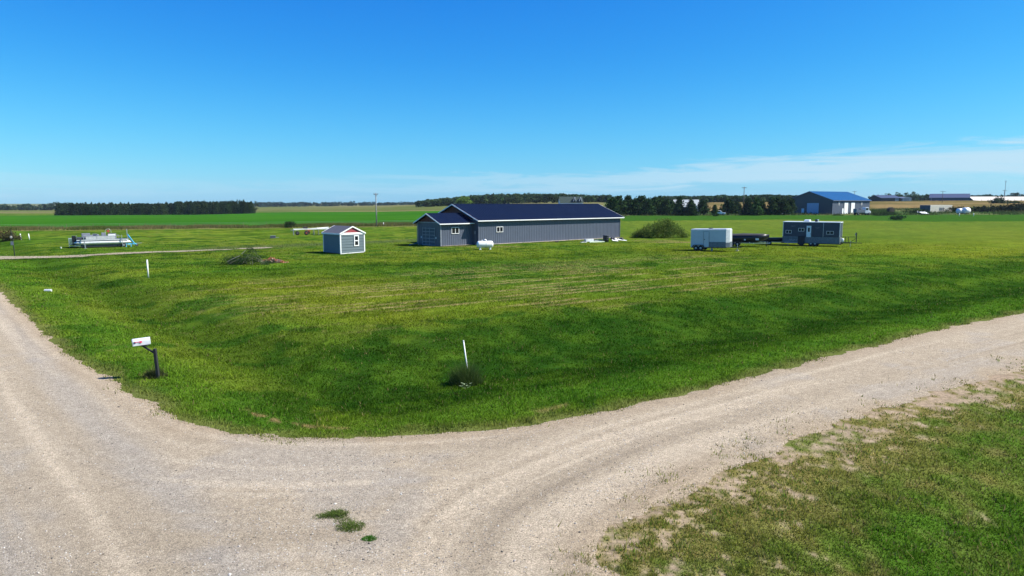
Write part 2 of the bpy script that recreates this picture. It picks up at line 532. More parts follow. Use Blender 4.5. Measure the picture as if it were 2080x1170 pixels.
def turf(X, Y):
    """own colour of everything that grows on the ground sheet"""
    n = X.shape[0]
    d = np.hypot(X, Y)
    w1 = fbm(X * .16, Y * .16, 3, 4); w2 = fbm(X * .9, Y * .9, 11, 3); w3 = fbm(X * .035, Y * .035, 23, 3)
    w4 = vn(X * 3.1, Y * 3.1, 31)
    oa = offA(X, Y) + (w1 - .5) * 2; ob = offB(X, Y) + (w1 - .5) * 2.6
    c = mixc(C_MID, C_DRY, ss(.28, .74, w1 * .5 + w3 * .5))
    # small dark clumps of coarser grass all over the lawn
    cl = fbm(X * .55 + 40, Y * .55, 51, 3)
    c = mixc(c, C_LUSH * 1.1, ss(.545, .62, cl) * .75)
    cl2 = fbm(X * .17 + 9, Y * .17, 57, 4)
    c = mixc(c, C_LUSH * 1.7, ss(.58, .68, cl2) * .12)
    c = c * (.86 + .28 * vn(X * 1.3, Y * .9, 59))[:, None]
    yz = ss(.30, .62, w3) * ss(14, 18, offB(X, Y)) * (1 - ss(38, 60, offB(X, Y))) * ss(8, 14, offA(X, Y))
    c = mixc(c, np.array([.150, .168, .012]), yz * .55 * (.5 + .5 * w1))
    f5 = fbm(X * 2.3, Y * 2.3, 341, 3)
    c = c * (1 + (f5 - .5) * .40)[:, None]
    st_ = vn(offB(X, Y) * .62, (X * dB[0] + Y * dB[1]) * .012, 347)
    c = c * (1 + (st_ - .5) * .30 * ss(0, 5, offA(X, Y)))[:, None]
    # lush ditches
    lB = ss(1.8, 4, ob) * (1 - ss(11, 15.0, ob)) * ss(3.6, 5.6, oa)
    lB = lB * (1 - .55 * np.exp(-((ob - 9.2) / .9) ** 2) * ss(4, 30, X))
    lA = ss(3.2, 5.0, oa) * (1 - ss(6.5, 9.0, oa)) * ss(5, 9, ob)
    lush = np.maximum(lB, lA * .55)
    c = mixc(c, mixc(C_LUSH * .85, C_MID, ss(.42, .72, w2) * .5), lush * .9)
    c = c * (1 + (f5 - .5) * lush * .4)[:, None]
    # bright fresh strip by the road
    c = mixc(c, np.array([.058, .135, .012]), np.exp(-((np.minimum(oa, ob) - 1.8) / 1.3) ** 2) * .6)
    # dry clippings in rows parallel to the right-hand road
    al_ = X * dB[0] + Y * dB[1]
    ph = offB(X, Y) / 1.12 + .25 * vn(al_ * .06, al_ * 0, 73)
    row = 1 - ss(.10, .27, np.abs(ph - np.floor(ph) - .5))
    row = row * ss(.35, .6, vn(np.floor(ph) * 7.3, al_ * .28, 75)) * ss(.30, .50, fbm(X * .12, Y * .12, 91, 3)) * ss(13, 16, ob) * (1 - ss(32, 42, ob)) * (1 - ss(18, 34, X)) * ss(6, 14, oa)
    c = mixc(c, C_STRAW * .85, row * (.5 + .5 * w4))
    spk = ss(.74, .86, fbm(X * 1.7, Y * 1.7, 131, 2)) * ss(.5, .7, w3)
    c = mixc(c, C_STRAW * .8, spk * .35 * (1 - lush))
    # far right lawn: yellower
    c = c * (1 + (fbm(X * .35, Y * .22, 353, 4) - .5) * .7 * ss(80, 140, d))[:, None]
    c = mixc(c, np.array([.105, .142, .022]), ss(95, 150, d) * ss(1150, 1350, 1040 + F * X / np.maximum(Y, 1)) * .55)
    # reddish dry patches by the bare ground in front of the trailers
    # dead windrow round the corner
    D = sdpoly(X, Y, LAWN)
    wd_ = distline(X, Y, [G0(*p) for p in ((455, 812), (485, 824), (512, 838), (545, 849), (590, 860), (640, 868), (705, 870))])
    tt = ss(-7.6, -7.0, X) * (1 - ss(-5.6, -3.2, X) * .6)
    wr = np.exp(-((wd_ + (w2 - .5) * .22) / .13) ** 2) * ss(.38, .6, w4 * .5 + vn(X * 5, Y * 5, 77) * .5) * tt
    c = mixc(c, np.array([.23, .17, .08]), np.clip(wr * 1.5, 0, .85))
    wd2 = np.exp(-((D - 1.0 - (w2 - .5) * .8) / .12) ** 2) * ss(.62, .75, vn(X * .9, Y * .9, 79)) * (X > -5) * (X < 9)
    c = mixc(c, C_STRAW * .8, wd2 * .7)
    # worn edge of the turf
    eg = 1 - ss(.05, .9, D + (w2 - .5) * 1.1)
    c = mixc(c, mixc(C_STRAW * .55, C_MID, .45 * np.ones(n)), eg * .75 * (D > -1))
    # soil next to driveway and a worn track beyond it
    dl = distline(X, Y, [G0(425, 505), G0(560, 500), G0(700, 494), G0(860, 487)])
    c = mixc(c, np.array([.065, .085, .035]), np.exp(-(dl / 3.2) ** 2) * .7)
    # bare spots
    for (px, py, rx, ry) in ((1385, 492, 5.5, 1.5), (1000, 501, 5, .7), (1330, 489, 4, .8)):
        g = G0(px, py)
        e = np.exp(-(((X - g[0]) / rx) ** 2 + ((Y - g[1]) / ry) ** 2))
        c = mixc(c, np.array([.20, .15, .075]), ss(.2, .6, e * (0.5 + w2)) * .6)
    # rough strip in front of the crop, ground under the crop, far fields
    sS = sdpoly(X, Y, SOYB); sR = sdpoly(X, Y, BANDR)
    front = (sS < 0) & (sS > -16) & (Y < 230) & (X < 5)
    c = np.where(front[:, None], mixc(mixc([.10, .13, .03], [.17, .15, .06], ss(.3, .7, w2)), c, ss(11, 16, -sS)), c)
    c = np.where((sR > 0)[:, None], mixc([.025, .08, .010], [.038, .10, .012], w2), c)
    px = 1040 + F * X / np.maximum(Y, 1e-3)
    far = (Y > 60) & (d > 235) & (sS <= 0) & (sR <= 0)
    ff = mixc([.085, .11, .03], [.14, .135, .055], ss(.35, .65, fbm(X * .01, Y * .004, 7, 3)))
    rough = mixc([.045, .085, .025], [.10, .12, .045], ss(.35, .65, fbm(X * .07, Y * .05, 9, 4)))
    ff = np.where((px > 1225)[:, None], rough, ff)
    # strip of grass the lawn shows beyond the road at the far left
    c = np.where(far[:, None], ff, c)
    # verge bottom right: worn, sparse grass
    V = sdpoly(X, Y, VERGE)
    g1 = fbm(X * .8, Y * .8, 201, 4); g2 = fbm(X * 2.6, Y * 2.6, 211, 3); g3 = fbm(X * 7.5, Y * 7.5, 231, 2)
    cover = ss(.38, .60, g1 * .35 + g2 * .35 + g3 * .30 + .24 * ss(0, 3.5, V) - .01)
    yel = mixc([.150, .135, .040], [.045, .100, .010], ss(.8, 4.5, V + (g1 - .5) * 4))
    yel = mixc(yel, [.20, .15, .07], ss(.52, .72, fbm(X * 1.7, Y * 1.7, 221, 3)) * .35)
    vc = mixc(C_SOIL * 1.15, yel, cover)
    sA = vn(offB(X, Y) * 1.6, (X * dB[0] + Y * dB[1]) * .5, 303)
    vc = mixc(vc, C_STRAW * .8, ss(.68, .9, sA) * ss(.45, .65, g2) * ss(4, 6, V) * .6)
    vc = mixc(vc, [.024, .058, .010], ss(3.5, 6.5, V + (g1 - .5) * 5) * .75 * cover * ss(.3, .6, fbm(X * .6, Y * .6, 251, 3)))
    vc = mixc(vc, [.055, .115, .012], ss(.50, .7, fbm(X * 1.1, Y * 1.1, 261, 3)) * .6 * cover)
    c = np.where((V > -1.6)[:, None], vc, c)
    return c


def cover_at(X, Y):
    """0..1 how much grass grows here (for the blades)"""
    D = sdpoly(X, Y, LAWN); V = sdpoly(X, Y, VERGE)
    w2 = fbm(X * .9, Y * .9, 11, 3)
    lawn = ss(-.35, .5, D + (w2 - .5) * 1.2)
    g1 = fbm(X * .8, Y * .8, 201, 4); g2 = fbm(X * 2.6, Y * 2.6, 211, 3); g3 = fbm(X * 7.5, Y * 7.5, 231, 2)
    ver = ss(.38, .60, g1 * .35 + g2 * .35 + g3 * .30 + .24 * ss(0, 3.5, V) - .01) ** 1.6 * ss(-1.1, 1.0, V + (g1 - .5) * 2.4)
    return np.maximum(lawn, ver), V


# ------------------------------------------------------------------ ground sheet
def polar(rmin, rmax, grow, angs):
    rs = [rmin]
    while rs[-1] < rmax: rs.append(rs[-1] * grow)
    rs = np.array(rs)
    A_, R_ = np.meshgrid(angs, rs)
    return A_, R_


def ground():
    fov = np.radians(np.arange(-46, 46.01, .16))
    rest = np.radians(np.arange(48, 314, 2.0))
    angs = np.concatenate([fov, rest])
    A_, R_ = polar(2.0, 9000, 1.0095, angs)
    X = (R_ * np.sin(A_)).ravel(); Y = (R_ * np.cos(A_)).ravel()
    Z = hgt(X, Y)
    Z = Z + np.where(np.hypot(X, Y) > 25, (fbm(X * .5, Y * .5, 77, 2) - .5) * .06, 0) * ss(1, 3, sdpoly(X, Y, LAWN))
    c = turf(X, Y)
    nr, na = A_.shape
    i = np.arange(nr - 1)[:, None] * na; j = np.arange(na)[None, :]; j2 = (j + 1) % na
    Fc = np.stack([i + j, i + j2, i + na + j2, i + na + j], -1).reshape(-1, 4)[:, ::-1]
    V = np.stack([X, Y, Z], 1)
    # centre cap
    cn = len(V)
    V = np.vstack([V, [[0, 0, h1(0, 0)]]])
    c = np.vstack([c, c[:1]])
    cap = np.stack([np.full(na, cn), (np.arange(na) + 1) % na, np.arange(na), np.full(na, cn)], 1)
    o = npmesh('ground', V, Fc, M['ground'], colr=c, smooth=True)
    props(o, 'mown green lawn and verges spreading to the horizon', kind='structure')
    tri = cap[:, :3][:, ::-1]
    o2 = npmesh('ground', V[np.r_[0:na, cn]], np.where(tri == cn, na, tri), M['ground'], colr=c[np.r_[0:na, cn]])
    props(o2, 'patch of ground right under the viewpoint', kind='structure')


def grid_patch(name, f, bounds, step, z, colf, m, newton=4):
    x0, x1, y0, y1 = bounds
    xs = np.arange(x0, x1, step); ys = np.arange(y0, y1, step)
    X, Y = np.meshgrid(xs, ys); sh = X.shape
    X = X.ravel(); Y = Y.ravel()
    v = f(X, Y)
    idx = np.arange(X.size).reshape(sh)
    Q = np.stack([idx[:-1, :-1], idx[:-1, 1:], idx[1:, 1:], idx[1:, :-1]], -1).reshape(-1, 4)
    keep = (v[Q] > 0).sum(1) >= 2
    Q = Q[keep]
    used = np.unique(Q)
    X = X[used]; Y = Y[used]
    remap = np.full(idx.size, -1); remap[used] = np.arange(len(used)); Q = remap[Q]
    vv = f(X, Y); bad = vv < 0
    e = step * .1
    for _ in range(newton):
        xb, yb = X[bad], Y[bad]
        f0 = f(xb, yb); gx = (f(xb + e, yb) - f0) / e; gy = (f(xb, yb + e) - f0) / e
        g = np.maximum(gx * gx + gy * gy, .15)
        X[bad] += np.clip(-f0 * gx / g, -step, step) * .8; Y[bad] += np.clip(-f0 * gy / g, -step, step) * .8
    Z = z(X, Y) if callable(z) else np.full(X.shape, z)
    return npmesh(name, np.stack([X, Y, Z], 1), Q, m, colr=colf(X, Y), smooth=True)


def road_sd(X, Y):
    n = (fbm(X * .7, Y * .7, 401, 4) - .5) * 1.1 + (vn(X * 4, Y * 4, 409) - .5) * .14
    L = sdpoly(X, Y, LAWN); V = sdpoly(X, Y, VERGE); Q = sdpoly(X, Y, LEFT)
    nb = (fbm(X * 1.9 + 5, Y * 1.9, 421, 3) - .5) * .9
    return np.minimum(np.minimum(-L + n * .5 + nb * .45, -V + n * 1.2), -Q + n * .5)


def gravel_col(X, Y):
    L = -sdpoly(X, Y, LAWN); V = -sdpoly(X, Y, VERGE)
    al = X * dB[0] + Y * dB[1]
    wob = (fbm(X * .12, Y * .12, 501, 2) - .5) * 2.2
    oa = offA(X, Y); ala = X * dA[0] + Y * dA[1]
    wob = (fbm(X * .10, Y * .10, 501, 2) - .5) * 1.6
    def tracks(q, a, sd):
        return fbm(q * 1.1, a * .03, sd, 2) * .45 + vn(q * 3.1, a * .05, sd + 3) * .33 + vn(q * 7.5, a * .10, sd + 5) * .22
    tB = tracks(L + wob * .5, al, 511); tA = tracks(oa + wob * .35, ala, 611); tV = tracks(V + wob * .4, (ala - al) * .7, 711)
    wA = 1 - ss(-3.5, 1.5, oa); wV = ss(-1, 3, oa) * (1 - ss(3.0, 6.0, V)); wB = np.clip(1 - wA - wV, 0, 1)
    tot = wA + wV + wB
    st = (tA * wA + tV * wV + tB * wB) / tot
    st = .5 + (st - .5) * 1.7
    pat = fbm(X * .35, Y * .35, 531, 4)
    c = mixc([.325, .290, .240], [.455, .405, .335], np.clip(st * .8 + (pat - .5) * .5 + .1, 0, 1))
    lo = np.exp(-((oa + 3.9 + wob * .3) / .9) ** 2) + .8 * np.exp(-((oa + .9 + wob * .3) / .5) ** 2) * ss(4, 9, ala * 0 + offB(X, Y) + 14)
    lo = lo + .6 * ss(.56, .66, pat) + .6 * ss(.60, .74, tB) * wB
    c = mixc(c, [.335, .325, .315], np.clip(lo * .8, 0, .8) * ss(.25, .5, st))
    c = mixc(c, [.50, .45, .38], ss(.60, .85, st) * .7)
    c = mixc(c, [.24, .21, .175], ss(.42, .18, st) * .0 + (1 - ss(.12, .30, st)) * .35)
    c = c * np.array([1.02, .95, .84])
    ed = 1 - ss(.0, 1.1, np.minimum(L, V) + (pat - .5))
    c = mixc(c, [.36, .28, .19], ed * .6)
    return np.asarray(c)


def build_roads():
    o = grid_patch('gravel_road', road_sd, (-62, 64, -10, 84), .115,
                   lambda X, Y: .004 + (.012 + .012 * fbm(X * .8, Y * .8, 5, 2)) * ss(0, .3, road_sd(X, Y)), gravel_col, M['gravel'])
    props(o, 'pale gravel road junction in the foreground', kind='structure')

    for bb in ((64.0, 170, 30, 150), (-150, -62.0, 50, 180), (-62, 64, -70, -10.0)):
        o = grid_patch('gravel_road', road_sd, bb, .4, lambda X, Y: .002 + .012 * ss(0, .3, road_sd(X, Y)), gravel_col, M['gravel'])
        props(o, 'pale gravel road running on past the junction', kind='structure')

    def fd(X, Y):
        t = ss(-60, -28, X)
        w = 2.5 * (1 - t) + .35 * t
        return w - distline(X, Y, DRV) + (fbm(X * .5, Y * .5, 601, 4) - .5) * 1.9

    def fd2(X, Y):
        P = [G0(420, 509), G0(480, 506.5), G0(560, 502), G0(650, 499)]
        return .75 - distline(X, Y, P) + (fbm(X * .28, Y * 1.1, 611, 4) - .60) * 7.5
    o = grid_patch('driveway', lambda X, Y: np.maximum(fd(X, Y), fd2(X, Y)), (-68, -18, 60, 90), .3,
                   lambda X, Y: hgt(X, Y) + .045, lambda X, Y: mixc([.24, .21, .145], [.36, .315, .235], fbm(X * .6, Y * .6, 8, 3)), M['gravel'])
    props(o, 'gravel driveway fading into the lawn', kind='structure')


def polar_patch(name, poly, zoff, pxr, rr, colf, m, label, grow=1.008, da=.16):
    angs = np.arange(math.atan((pxr[0] - 1040) / F), math.atan((pxr[1] - 1040) / F), R(da))
    A_, R_ = polar(rr[0], rr[1], grow, angs)
    X = (R_ * np.sin(A_)).ravel(); Y = (R_ * np.cos(A_)).ravel()
    v = sdpoly(X, Y, poly)
    nr, na = A_.shape
    idx = np.arange(X.size).reshape(nr, na)
    Q = np.stack([idx[:-1, :-1], idx[1:, :-1], idx[1:, 1:], idx[:-1, 1:]], -1).reshape(-1, 4)
    Q = Q[(v[Q] > -1.5 * R_.ravel()[Q[:, :1]] * (grow - 1)).all(1)]
    used = np.unique(Q); remap = np.full(idx.size, -1); remap[used] = np.arange(len(used)); Q = remap[Q]
    X, Y, v = X[used], Y[used], v[used]
    base = hgt(X, Y)
    Z = base + zoff * ss(-1.0, 1.5, v) + (vn(X * 1.3, Y * 1.3, 5) - .5) * zoff * .35 * ss(0, 2, v)
    Z = np.where(v < 0, base - .1, Z)
    o = npmesh(name, np.stack([X, Y, Z], 1), Q[:, ::-1], m, colr=colf(X, Y), smooth=True)
    props(o, label, kind='structure')
    return o


def soy_col(X, Y):
    w = fbm(X * .03, Y * .03, 5, 3); s = vn(offB(X, Y) * .45, (X + Y) * .01, 9)
    c = mixc([.022, .100, .006], [.036, .128, .008], ss(.3, .7, w * .6 + s * .4))
    return mixc(c, [.035, .12, .012], ss(.5, .9, vn(X * .01, Y * .05, 3)) * .4)


def corn_col(X, Y):
    w = fbm(X * .05, Y * .02, 15, 4)
    return mixc([.095, .085, .03], [.185, .135, .06], ss(.3, .7, w))


def fields():
    polar_patch('soybean_field', SOYB, .28, (-1100, 1300), (120, 520), soy_col, M['crop'], 'flat bright green crop field')
    C = [G(1432, 429)[:2], G(1600, 428)[:2], G(1850, 422.5)[:2], G(2080, 419.5)[:2], G(2500, 419)[:2]]
    Cb = [PD(2500, 520)[:2], PD(2000, 520)[:2], PD(1700, 500)[:2], PD(1432, 490)[:2]]
    polar_patch('corn_field', C + Cb, 1.1, (1400, 2700), (250, 700), corn_col, M['crop'], 'brown ripening field behind the pines')
    L = [G(-300, 430.5)[:2], G(115, 430)[:2], G(560, 427)[:2], G(900, 426.5)[:2], PD(960, 800)[:2], PD(560, 1100)[:2], PD(115, 1000)[:2], PD(-300, 900)[:2]]
    polar_patch('stubble_field', L, .5, (-400, 1000), (380, 1200), lambda X, Y: mixc([.080, .110, .028], [.135, .135, .05], fbm(X * .012, Y * .006, 25, 3)),
                M['crop'], 'far pale green and tan field')


# ------------------------------------------------------------------ vegetation
rng = np.random.default_rng(7)


def blades(P, hgts, wid, cols, lean=.35, r=None):
    """triangular blades; P (n,3)"""
    r = r or rng
    n = len(P); a = r.uniform(0, 2 * math.pi, n)
    dx = np.cos(a) * wid / 2; dy = np.sin(a) * wid / 2
    la = r.uniform(0, 2 * math.pi, n); lm = r.uniform(.05, lean, n) * 2 * hgts
    V = np.empty((n, 3, 3))
    V[:, 0] = P + np.stack([-dx, -dy, np.zeros(n)], 1)
    V[:, 1] = P + np.stack([dx, dy, np.zeros(n)], 1)
    V[:, 2] = P + np.stack([np.cos(la) * lm, np.sin(la) * lm, hgts], 1)
    C = np.repeat(cols, 3, 0)
    return V.reshape(-1, 3), np.arange(3 * n).reshape(-1, 3), C


def lawn_grass():
    n = 1050000
    r = 8.5 * (125 / 8.5) ** rng.random(n)
    a = rng.uniform(-R(41), R(41), n)
    X = r * np.sin(a) * 1.05; Y = r * np.cos(a)
    cv, V = cover_at(X, Y)
    keep = rng.random(n) < cv * (1 - ss(60, 122, r))
    X, Y, r, V = X[keep], Y[keep], r[keep], V[keep]
    Z = hgt(X, Y)
    c = turf(X, Y)
    # blades on worn ground keep a grass colour
    soil = c[:, 0] > c[:, 1] * 1.0
    gc = mixc(mixc([.15, .15, .035], [.055, .12, .018], rng.random(len(X))), [.24, .19, .08], (rng.random(len(X)) < .25) * .8)
    c = np.where((soil & (V > -1.5))[:, None], gc, c)
    c = c * (rng.uniform(.42, 1.8, (len(X), 1))) * np.array([1.30, 1.27, 1.0])
    dead = rng.random(len(X)) < np.where(V > -1.5, .10, .03)
    c[dead] = C_STRAW * rng.uniform(.5, 1.0, (dead.sum(), 1))
    clump = fbm(X * 1.1, Y * 1.1, 88, 3)
    tf = ss(.38, .66, fbm(X * 3.6, Y * 3.6, 188, 3))
    c = c * (.87 + .28 * tf)[:, None]  # shade between tufts painted in: low blades darker, tall tufts lighter
    hh = rng.uniform(.03, .085, len(X)) * (.5 + .9 * clump) * (.6 + .95 * tf)
    tall = rng.random(len(X)) < .02
    hh = np.where(tall, hh * 2.0, hh)
    hh = hh * np.where(V > -.5, .8 + .5 * ss(3, 7, V), 1.0)
    Vv, Fc, C = blades(np.stack([X, Y, Z], 1), hh, (.007 + .00085 * r) * rng.uniform(.7, 1.3, len(X)), c, lean=.5)
    o = npmesh('lawn_grass', Vv, Fc, M['blade'], colr=C)
    props(o, 'short green grass of the lawn and verges', 'grass', kind='stuff')


def rough_grass():
    """tall weeds between the lawn and the crop"""
    Vs = []; Fs = []; Cs = []; k = 0
    n = 90000
    A1 = np.array(SOYB[1]); A2 = np.array(SOYB[4])
    t = rng.uniform(-.1, .72, n); off_ = rng.normal(4.5, 3.2, n)
    dv = (A2 - A1) / np.hypot(*(A2 - A1)); nv = np.array([dv[1], -dv[0]])
    X = A1[0] + (A2 - A1)[0] * t + nv[0] * off_; Y = A1[1] + (A2 - A1)[1] * t + nv[1] * off_
    cl = fbm(X * .25, Y * .25, 31, 3)
    keep = rng.random(n) < ss(.3, .6, cl)
    X, Y, cl = X[keep], Y[keep], cl[keep]
    c = mixc([.10, .125, .03], [.22, .18, .08], rng.random(len(X)) * ss(.3, .7, fbm(X * .1, Y * .1, 61, 3)) * 1.4)
    c = c * rng.uniform(.6, 1.3, (len(X), 1))
    V, Fc, C = blades(np.stack([X, Y, hgt(X, Y)], 1), rng.uniform(.25, .75, len(X)) * (.5 + cl), np.full(len(X), .10), c)
    Vs.append(V); Fs.append(Fc); Cs.append(C); k += len(V)
    # right-hand field edge
    n = 60000
    px = rng.uniform(1225, 2300, n); d = rng.uniform(205, 330, n)
    X = (px - 1040) / F * d; Y = d
    cl = fbm(X * .12, Y * .12, 131, 3)
    sR = sdpoly(X, Y, BANDR)
    keep = (rng.random(n) < ss(.4, .62, cl)) & (sR < 2) & (Y > G0(1600, 446)[1])
    X, Y, cl = X[keep], Y[keep], cl[keep]
    c = mixc([.04, .08, .022], [.12, .12, .05], rng.random(len(X)) * ss(.3, .7, fbm(X * .05, Y * .05, 161, 3)) * 1.5)
    c = c * rng.uniform(.6, 1.3, (len(X), 1))
    V, Fc, C = blades(np.stack([X, Y, hgt(X, Y)], 1), rng.uniform(.3, .9, len(X)) * (.5 + cl), np.full(len(X), .22), c)
    Vs.append(V); Fs.append(Fc + k); Cs.append(C)
    o = npmesh('tall_weeds', np.vstack(Vs), np.vstack(Fs), M['blade'], colr=np.vstack(Cs))
    props(o, 'tall tan and green weeds along the edges of the fields', 'weeds', kind='stuff')


def loose_stones():
    n = 48000
    r = 8.5 * (32 / 8.5) ** rng.random(n); a = rng.uniform(-R(42), R(42), n)
    X = r * np.sin(a); Y = r * np.cos(a)
    keep = (road_sd(X, Y) > .05) & (rng.random(n) < .25 + .75 * ss(.45, .6, fbm(X * .5, Y * .5, 531, 4)))
    X, Y = X[keep], Y[keep]; n = len(X)
    s = rng.uniform(.006, .017, n) * (1 + (rng.random(n) < .03) * .8)
    base = np.array([[1, 0, 0], [0, 1, 0], [-1, 0, 0], [0, -1, 0], [0, 0, .7], [0, 0, -.3]])
    ang = rng.uniform(0, 6.28, n)
    bx = base[None, :, 0] * rng.uniform(.7, 1.5, (n, 1)); by = base[None, :, 1] * rng.uniform(.6, 1.1, (n, 1))
    V = np.empty((n, 6, 3))
    V[:, :, 0] = X[:, None] + (bx * np.cos(ang)[:, None] - by * np.sin(ang)[:, None]) * s[:, None]
    V[:, :, 1] = Y[:, None] + (bx * np.sin(ang)[:, None] + by * np.cos(ang)[:, None]) * s[:, None]
    V[:, :, 2] = .024 + base[None, :, 2] * s[:, None]
    T_ = np.array([[0, 1, 4], [1, 2, 4], [2, 3, 4], [3, 0, 4], [1, 0, 5], [2, 1, 5], [3, 2, 5], [0, 3, 5]])
    Fc = (np.arange(n)[:, None, None] * 6 + T_[None]).reshape(-1, 3)
    t = rng.random(n)
    c = mixc([.50, .46, .40], [.34, .31, .29], t); dk = rng.random(n) < .22
    c[dk] = np.array([.12, .11, .10]); wt_ = rng.random(n) < .15; c[wt_] = np.array([.66, .64, .60])
    o = npmesh('loose_stones', V.reshape(-1, 3), Fc, M['stone'], colr=np.repeat(c, 6, 0))
    props(o, 'loose stones scattered on the gravel road', 'gravel', kind='stuff')


def quads(P, size, cols, r, aspect=.7, up=None):
    """random leaf quads at P"""
    n = len(P)
    d = r.normal(size=(n, 3)); d /= np.linalg.norm(d, axis=1)[:, None]
    if up is not None:
        d[:, 2] = d[:, 2] * .5 + up; d /= np.linalg.norm(d, axis=1)[:, None]
    e = np.cross(d, r.normal(size=(n, 3))); e /= np.linalg.norm(e, axis=1)[:, None]
    g = np.cross(d, e)
    s = (size * r.uniform(.6, 1.4, n))[:, None]
    V = np.stack([P - e * s, P - g * s * aspect, P + e * s, P + g * s * aspect], 1).reshape(-1, 3)
    return V, np.arange(4 * n).reshape(-1, 4), np.repeat(cols, 4, 0)


def crown_pts(r, w, h, clumps, per, z0, cone=0.0):
    """leaf points of a broadleaf crown as clumps on an uneven body"""
    P = []; K = []
    for i in range(clumps):
        t = r.uniform(0, 1); a = r.uniform(0, 6.283)
        prof = math.sin(math.pi * min(1, .12 + t * .8)) ** .6 * (1 - cone * t)
        rad = w / 2 * prof * r.uniform(.35, .95)
        c = np.array([rad * math.cos(a), rad * math.sin(a), z0 + h * (.06 + .86 * t)])
        cr = w * r.uniform(.10, .19)
        q = r.normal(size=(per, 3)); q /= np.linalg.norm(q, axis=1)[:, None]
        q = c + q * cr * r.uniform(.55, 1.0, (per, 1)) * np.array([1, 1, .75])
        P.append(q); K.append(np.full(per, r.uniform(.65, 1.45)))
    return np.vstack(P), np.concatenate(K)


def broadleaf(name, label, loc, w, h, c, group=None, cat='tree', clumps=26, per=45, seed=1, leaf=None, trunk=.22, tw=None):
    r = np.random.default_rng(seed)
    t = thing(name, label, cat, loc, 0, group)
    z0 = h * trunk
    P, K = crown_pts(r, w, h - z0, clumps, per, z0)
    cc = np.asarray(c)[None] * K[:, None] * r.uniform(.75, 1.25, (len(P), 1))
    V, Fc, C = quads(P, leaf or w * .035, cc, r)
    npmesh('crown', V, Fc, M['leaf'], t, C)
    m = MB(); tr = (tw or h * .022)
    m.tube((0, 0, -.1), (0, 0, z0 * 1.2), tr, tr * .75)
    for i in range(5):
        a = i * 1.3 + seed; m.tube((0, 0, z0 * (.8 + .1 * i)), (math.cos(a) * w * .28, math.sin(a) * w * .28, z0 + (h - z0) * (.3 + .1 * i)), tr * .5, tr * .15, 5)
    m.build('trunk', M['bark'], t)
    return t


def pine(name, label, loc, w, h, c, group=None, seed=1, bare=.1, ragged=.35, tiers=15):
    r = np.random.default_rng(seed)
    t = thing(name, label, 'tree', loc, 0, group)
    P = []; K = []
    m = MB()
    lean = r.uniform(-.02, .02)
    m.tube((0, 0, -.1), (lean * h, 0, h * .93), h * .02, h * .004, 7)
    for k in range(tiers):
        f = k / (tiers - 1)
        z = h * (bare + (1 - bare) * f * .96)
        rad = w / 2 * ((1 - f) ** .75 * .95 + .05)
        nb = 7 if f < .8 else 5
        for b in range(nb):
            a = r.uniform(0, 6.283); L = rad * r.uniform(1 - ragged, 1.12)
            rise = L * r.uniform(.05, .4) * (0.4 + f)
            e = np.array([math.cos(a) * L, math.sin(a) * L, rise])
            if k % 2 == 0 and b < 3: m.tube((lean * z, 0, z), (lean * z + e[0] * .8, e[1] * .8, z + e[2] * .8), .035, .012, 4)
            q = int(16 + 26 * L / (w / 2 + 1e-6))
            s = r.uniform(.15, 1.05, q)
            pp = np.array([lean * z, 0, z]) + e[None] * s[:, None] + r.normal(size=(q, 3)) * np.array([.075, .075, .05]) * w * (.5 + .6 * s[:, None])
            P.append(pp); K.append(np.full(q, r.uniform(.55, 1.35)))
    P = np.vstack(P); K = np.concatenate(K)
    cc = np.asarray(c)[None] * K[:, None] * r.uniform(.7, 1.3, (len(P), 1))
    V, Fc, C = quads(P, w * .066, cc, r, .45)
    npmesh('crown', V, Fc, M['leaf'], t, C)
    m.build('trunk', M['bark'], t)
    return t


def wood(name, label, spots, c, seed, per=42, clumps=9, kind='stuff', conifer=False):
    """a far wood that reads as one mass: spots = (x, y, w, h)"""
    r = np.random.default_rng(seed)
    Vs = []; Cs = []
    for (x, y, w, h) in spots:
        if conifer:
            n = clumps * per
            f = r.uniform(0, 1, n) ** 1.2
            a = r.uniform(0, 6.283, n)
            rad = w / 2 * (1 - f) ** .6 * r.uniform(.6, 1.05, n)
            P = np.stack([rad * np.cos(a), rad * np.sin(a), h * (.04 + .96 * f)], 1)
            K = .7 + .6 * vn(a * 2, f * 7, int(x * 3) % 97)
        else:
            P, K = crown_pts(r, w, h * .92, clumps, per, h * .06)
        P = P + np.array([x, y, h1(x, y)])
        tone = r.uniform(.6, 1.4)
        cc = np.asarray(c)[None] * (K * tone)[:, None] * r.uniform(.8, 1.2, (len(P), 1)) * np.array([1 + r.uniform(-.15, .2), 1, 1 + r.uniform(-.1, .25)])
        V, _, C = quads(P, w * .06, cc, r)
        Vs.append(V); Cs.append(C)
    V = np.vstack(Vs)
    o = npmesh(name, V, np.arange(len(V)).reshape(-1, 4), M['leaf'], colr=np.vstack(Cs))
    props(o, label, 'woodland', kind=kind)
    return o


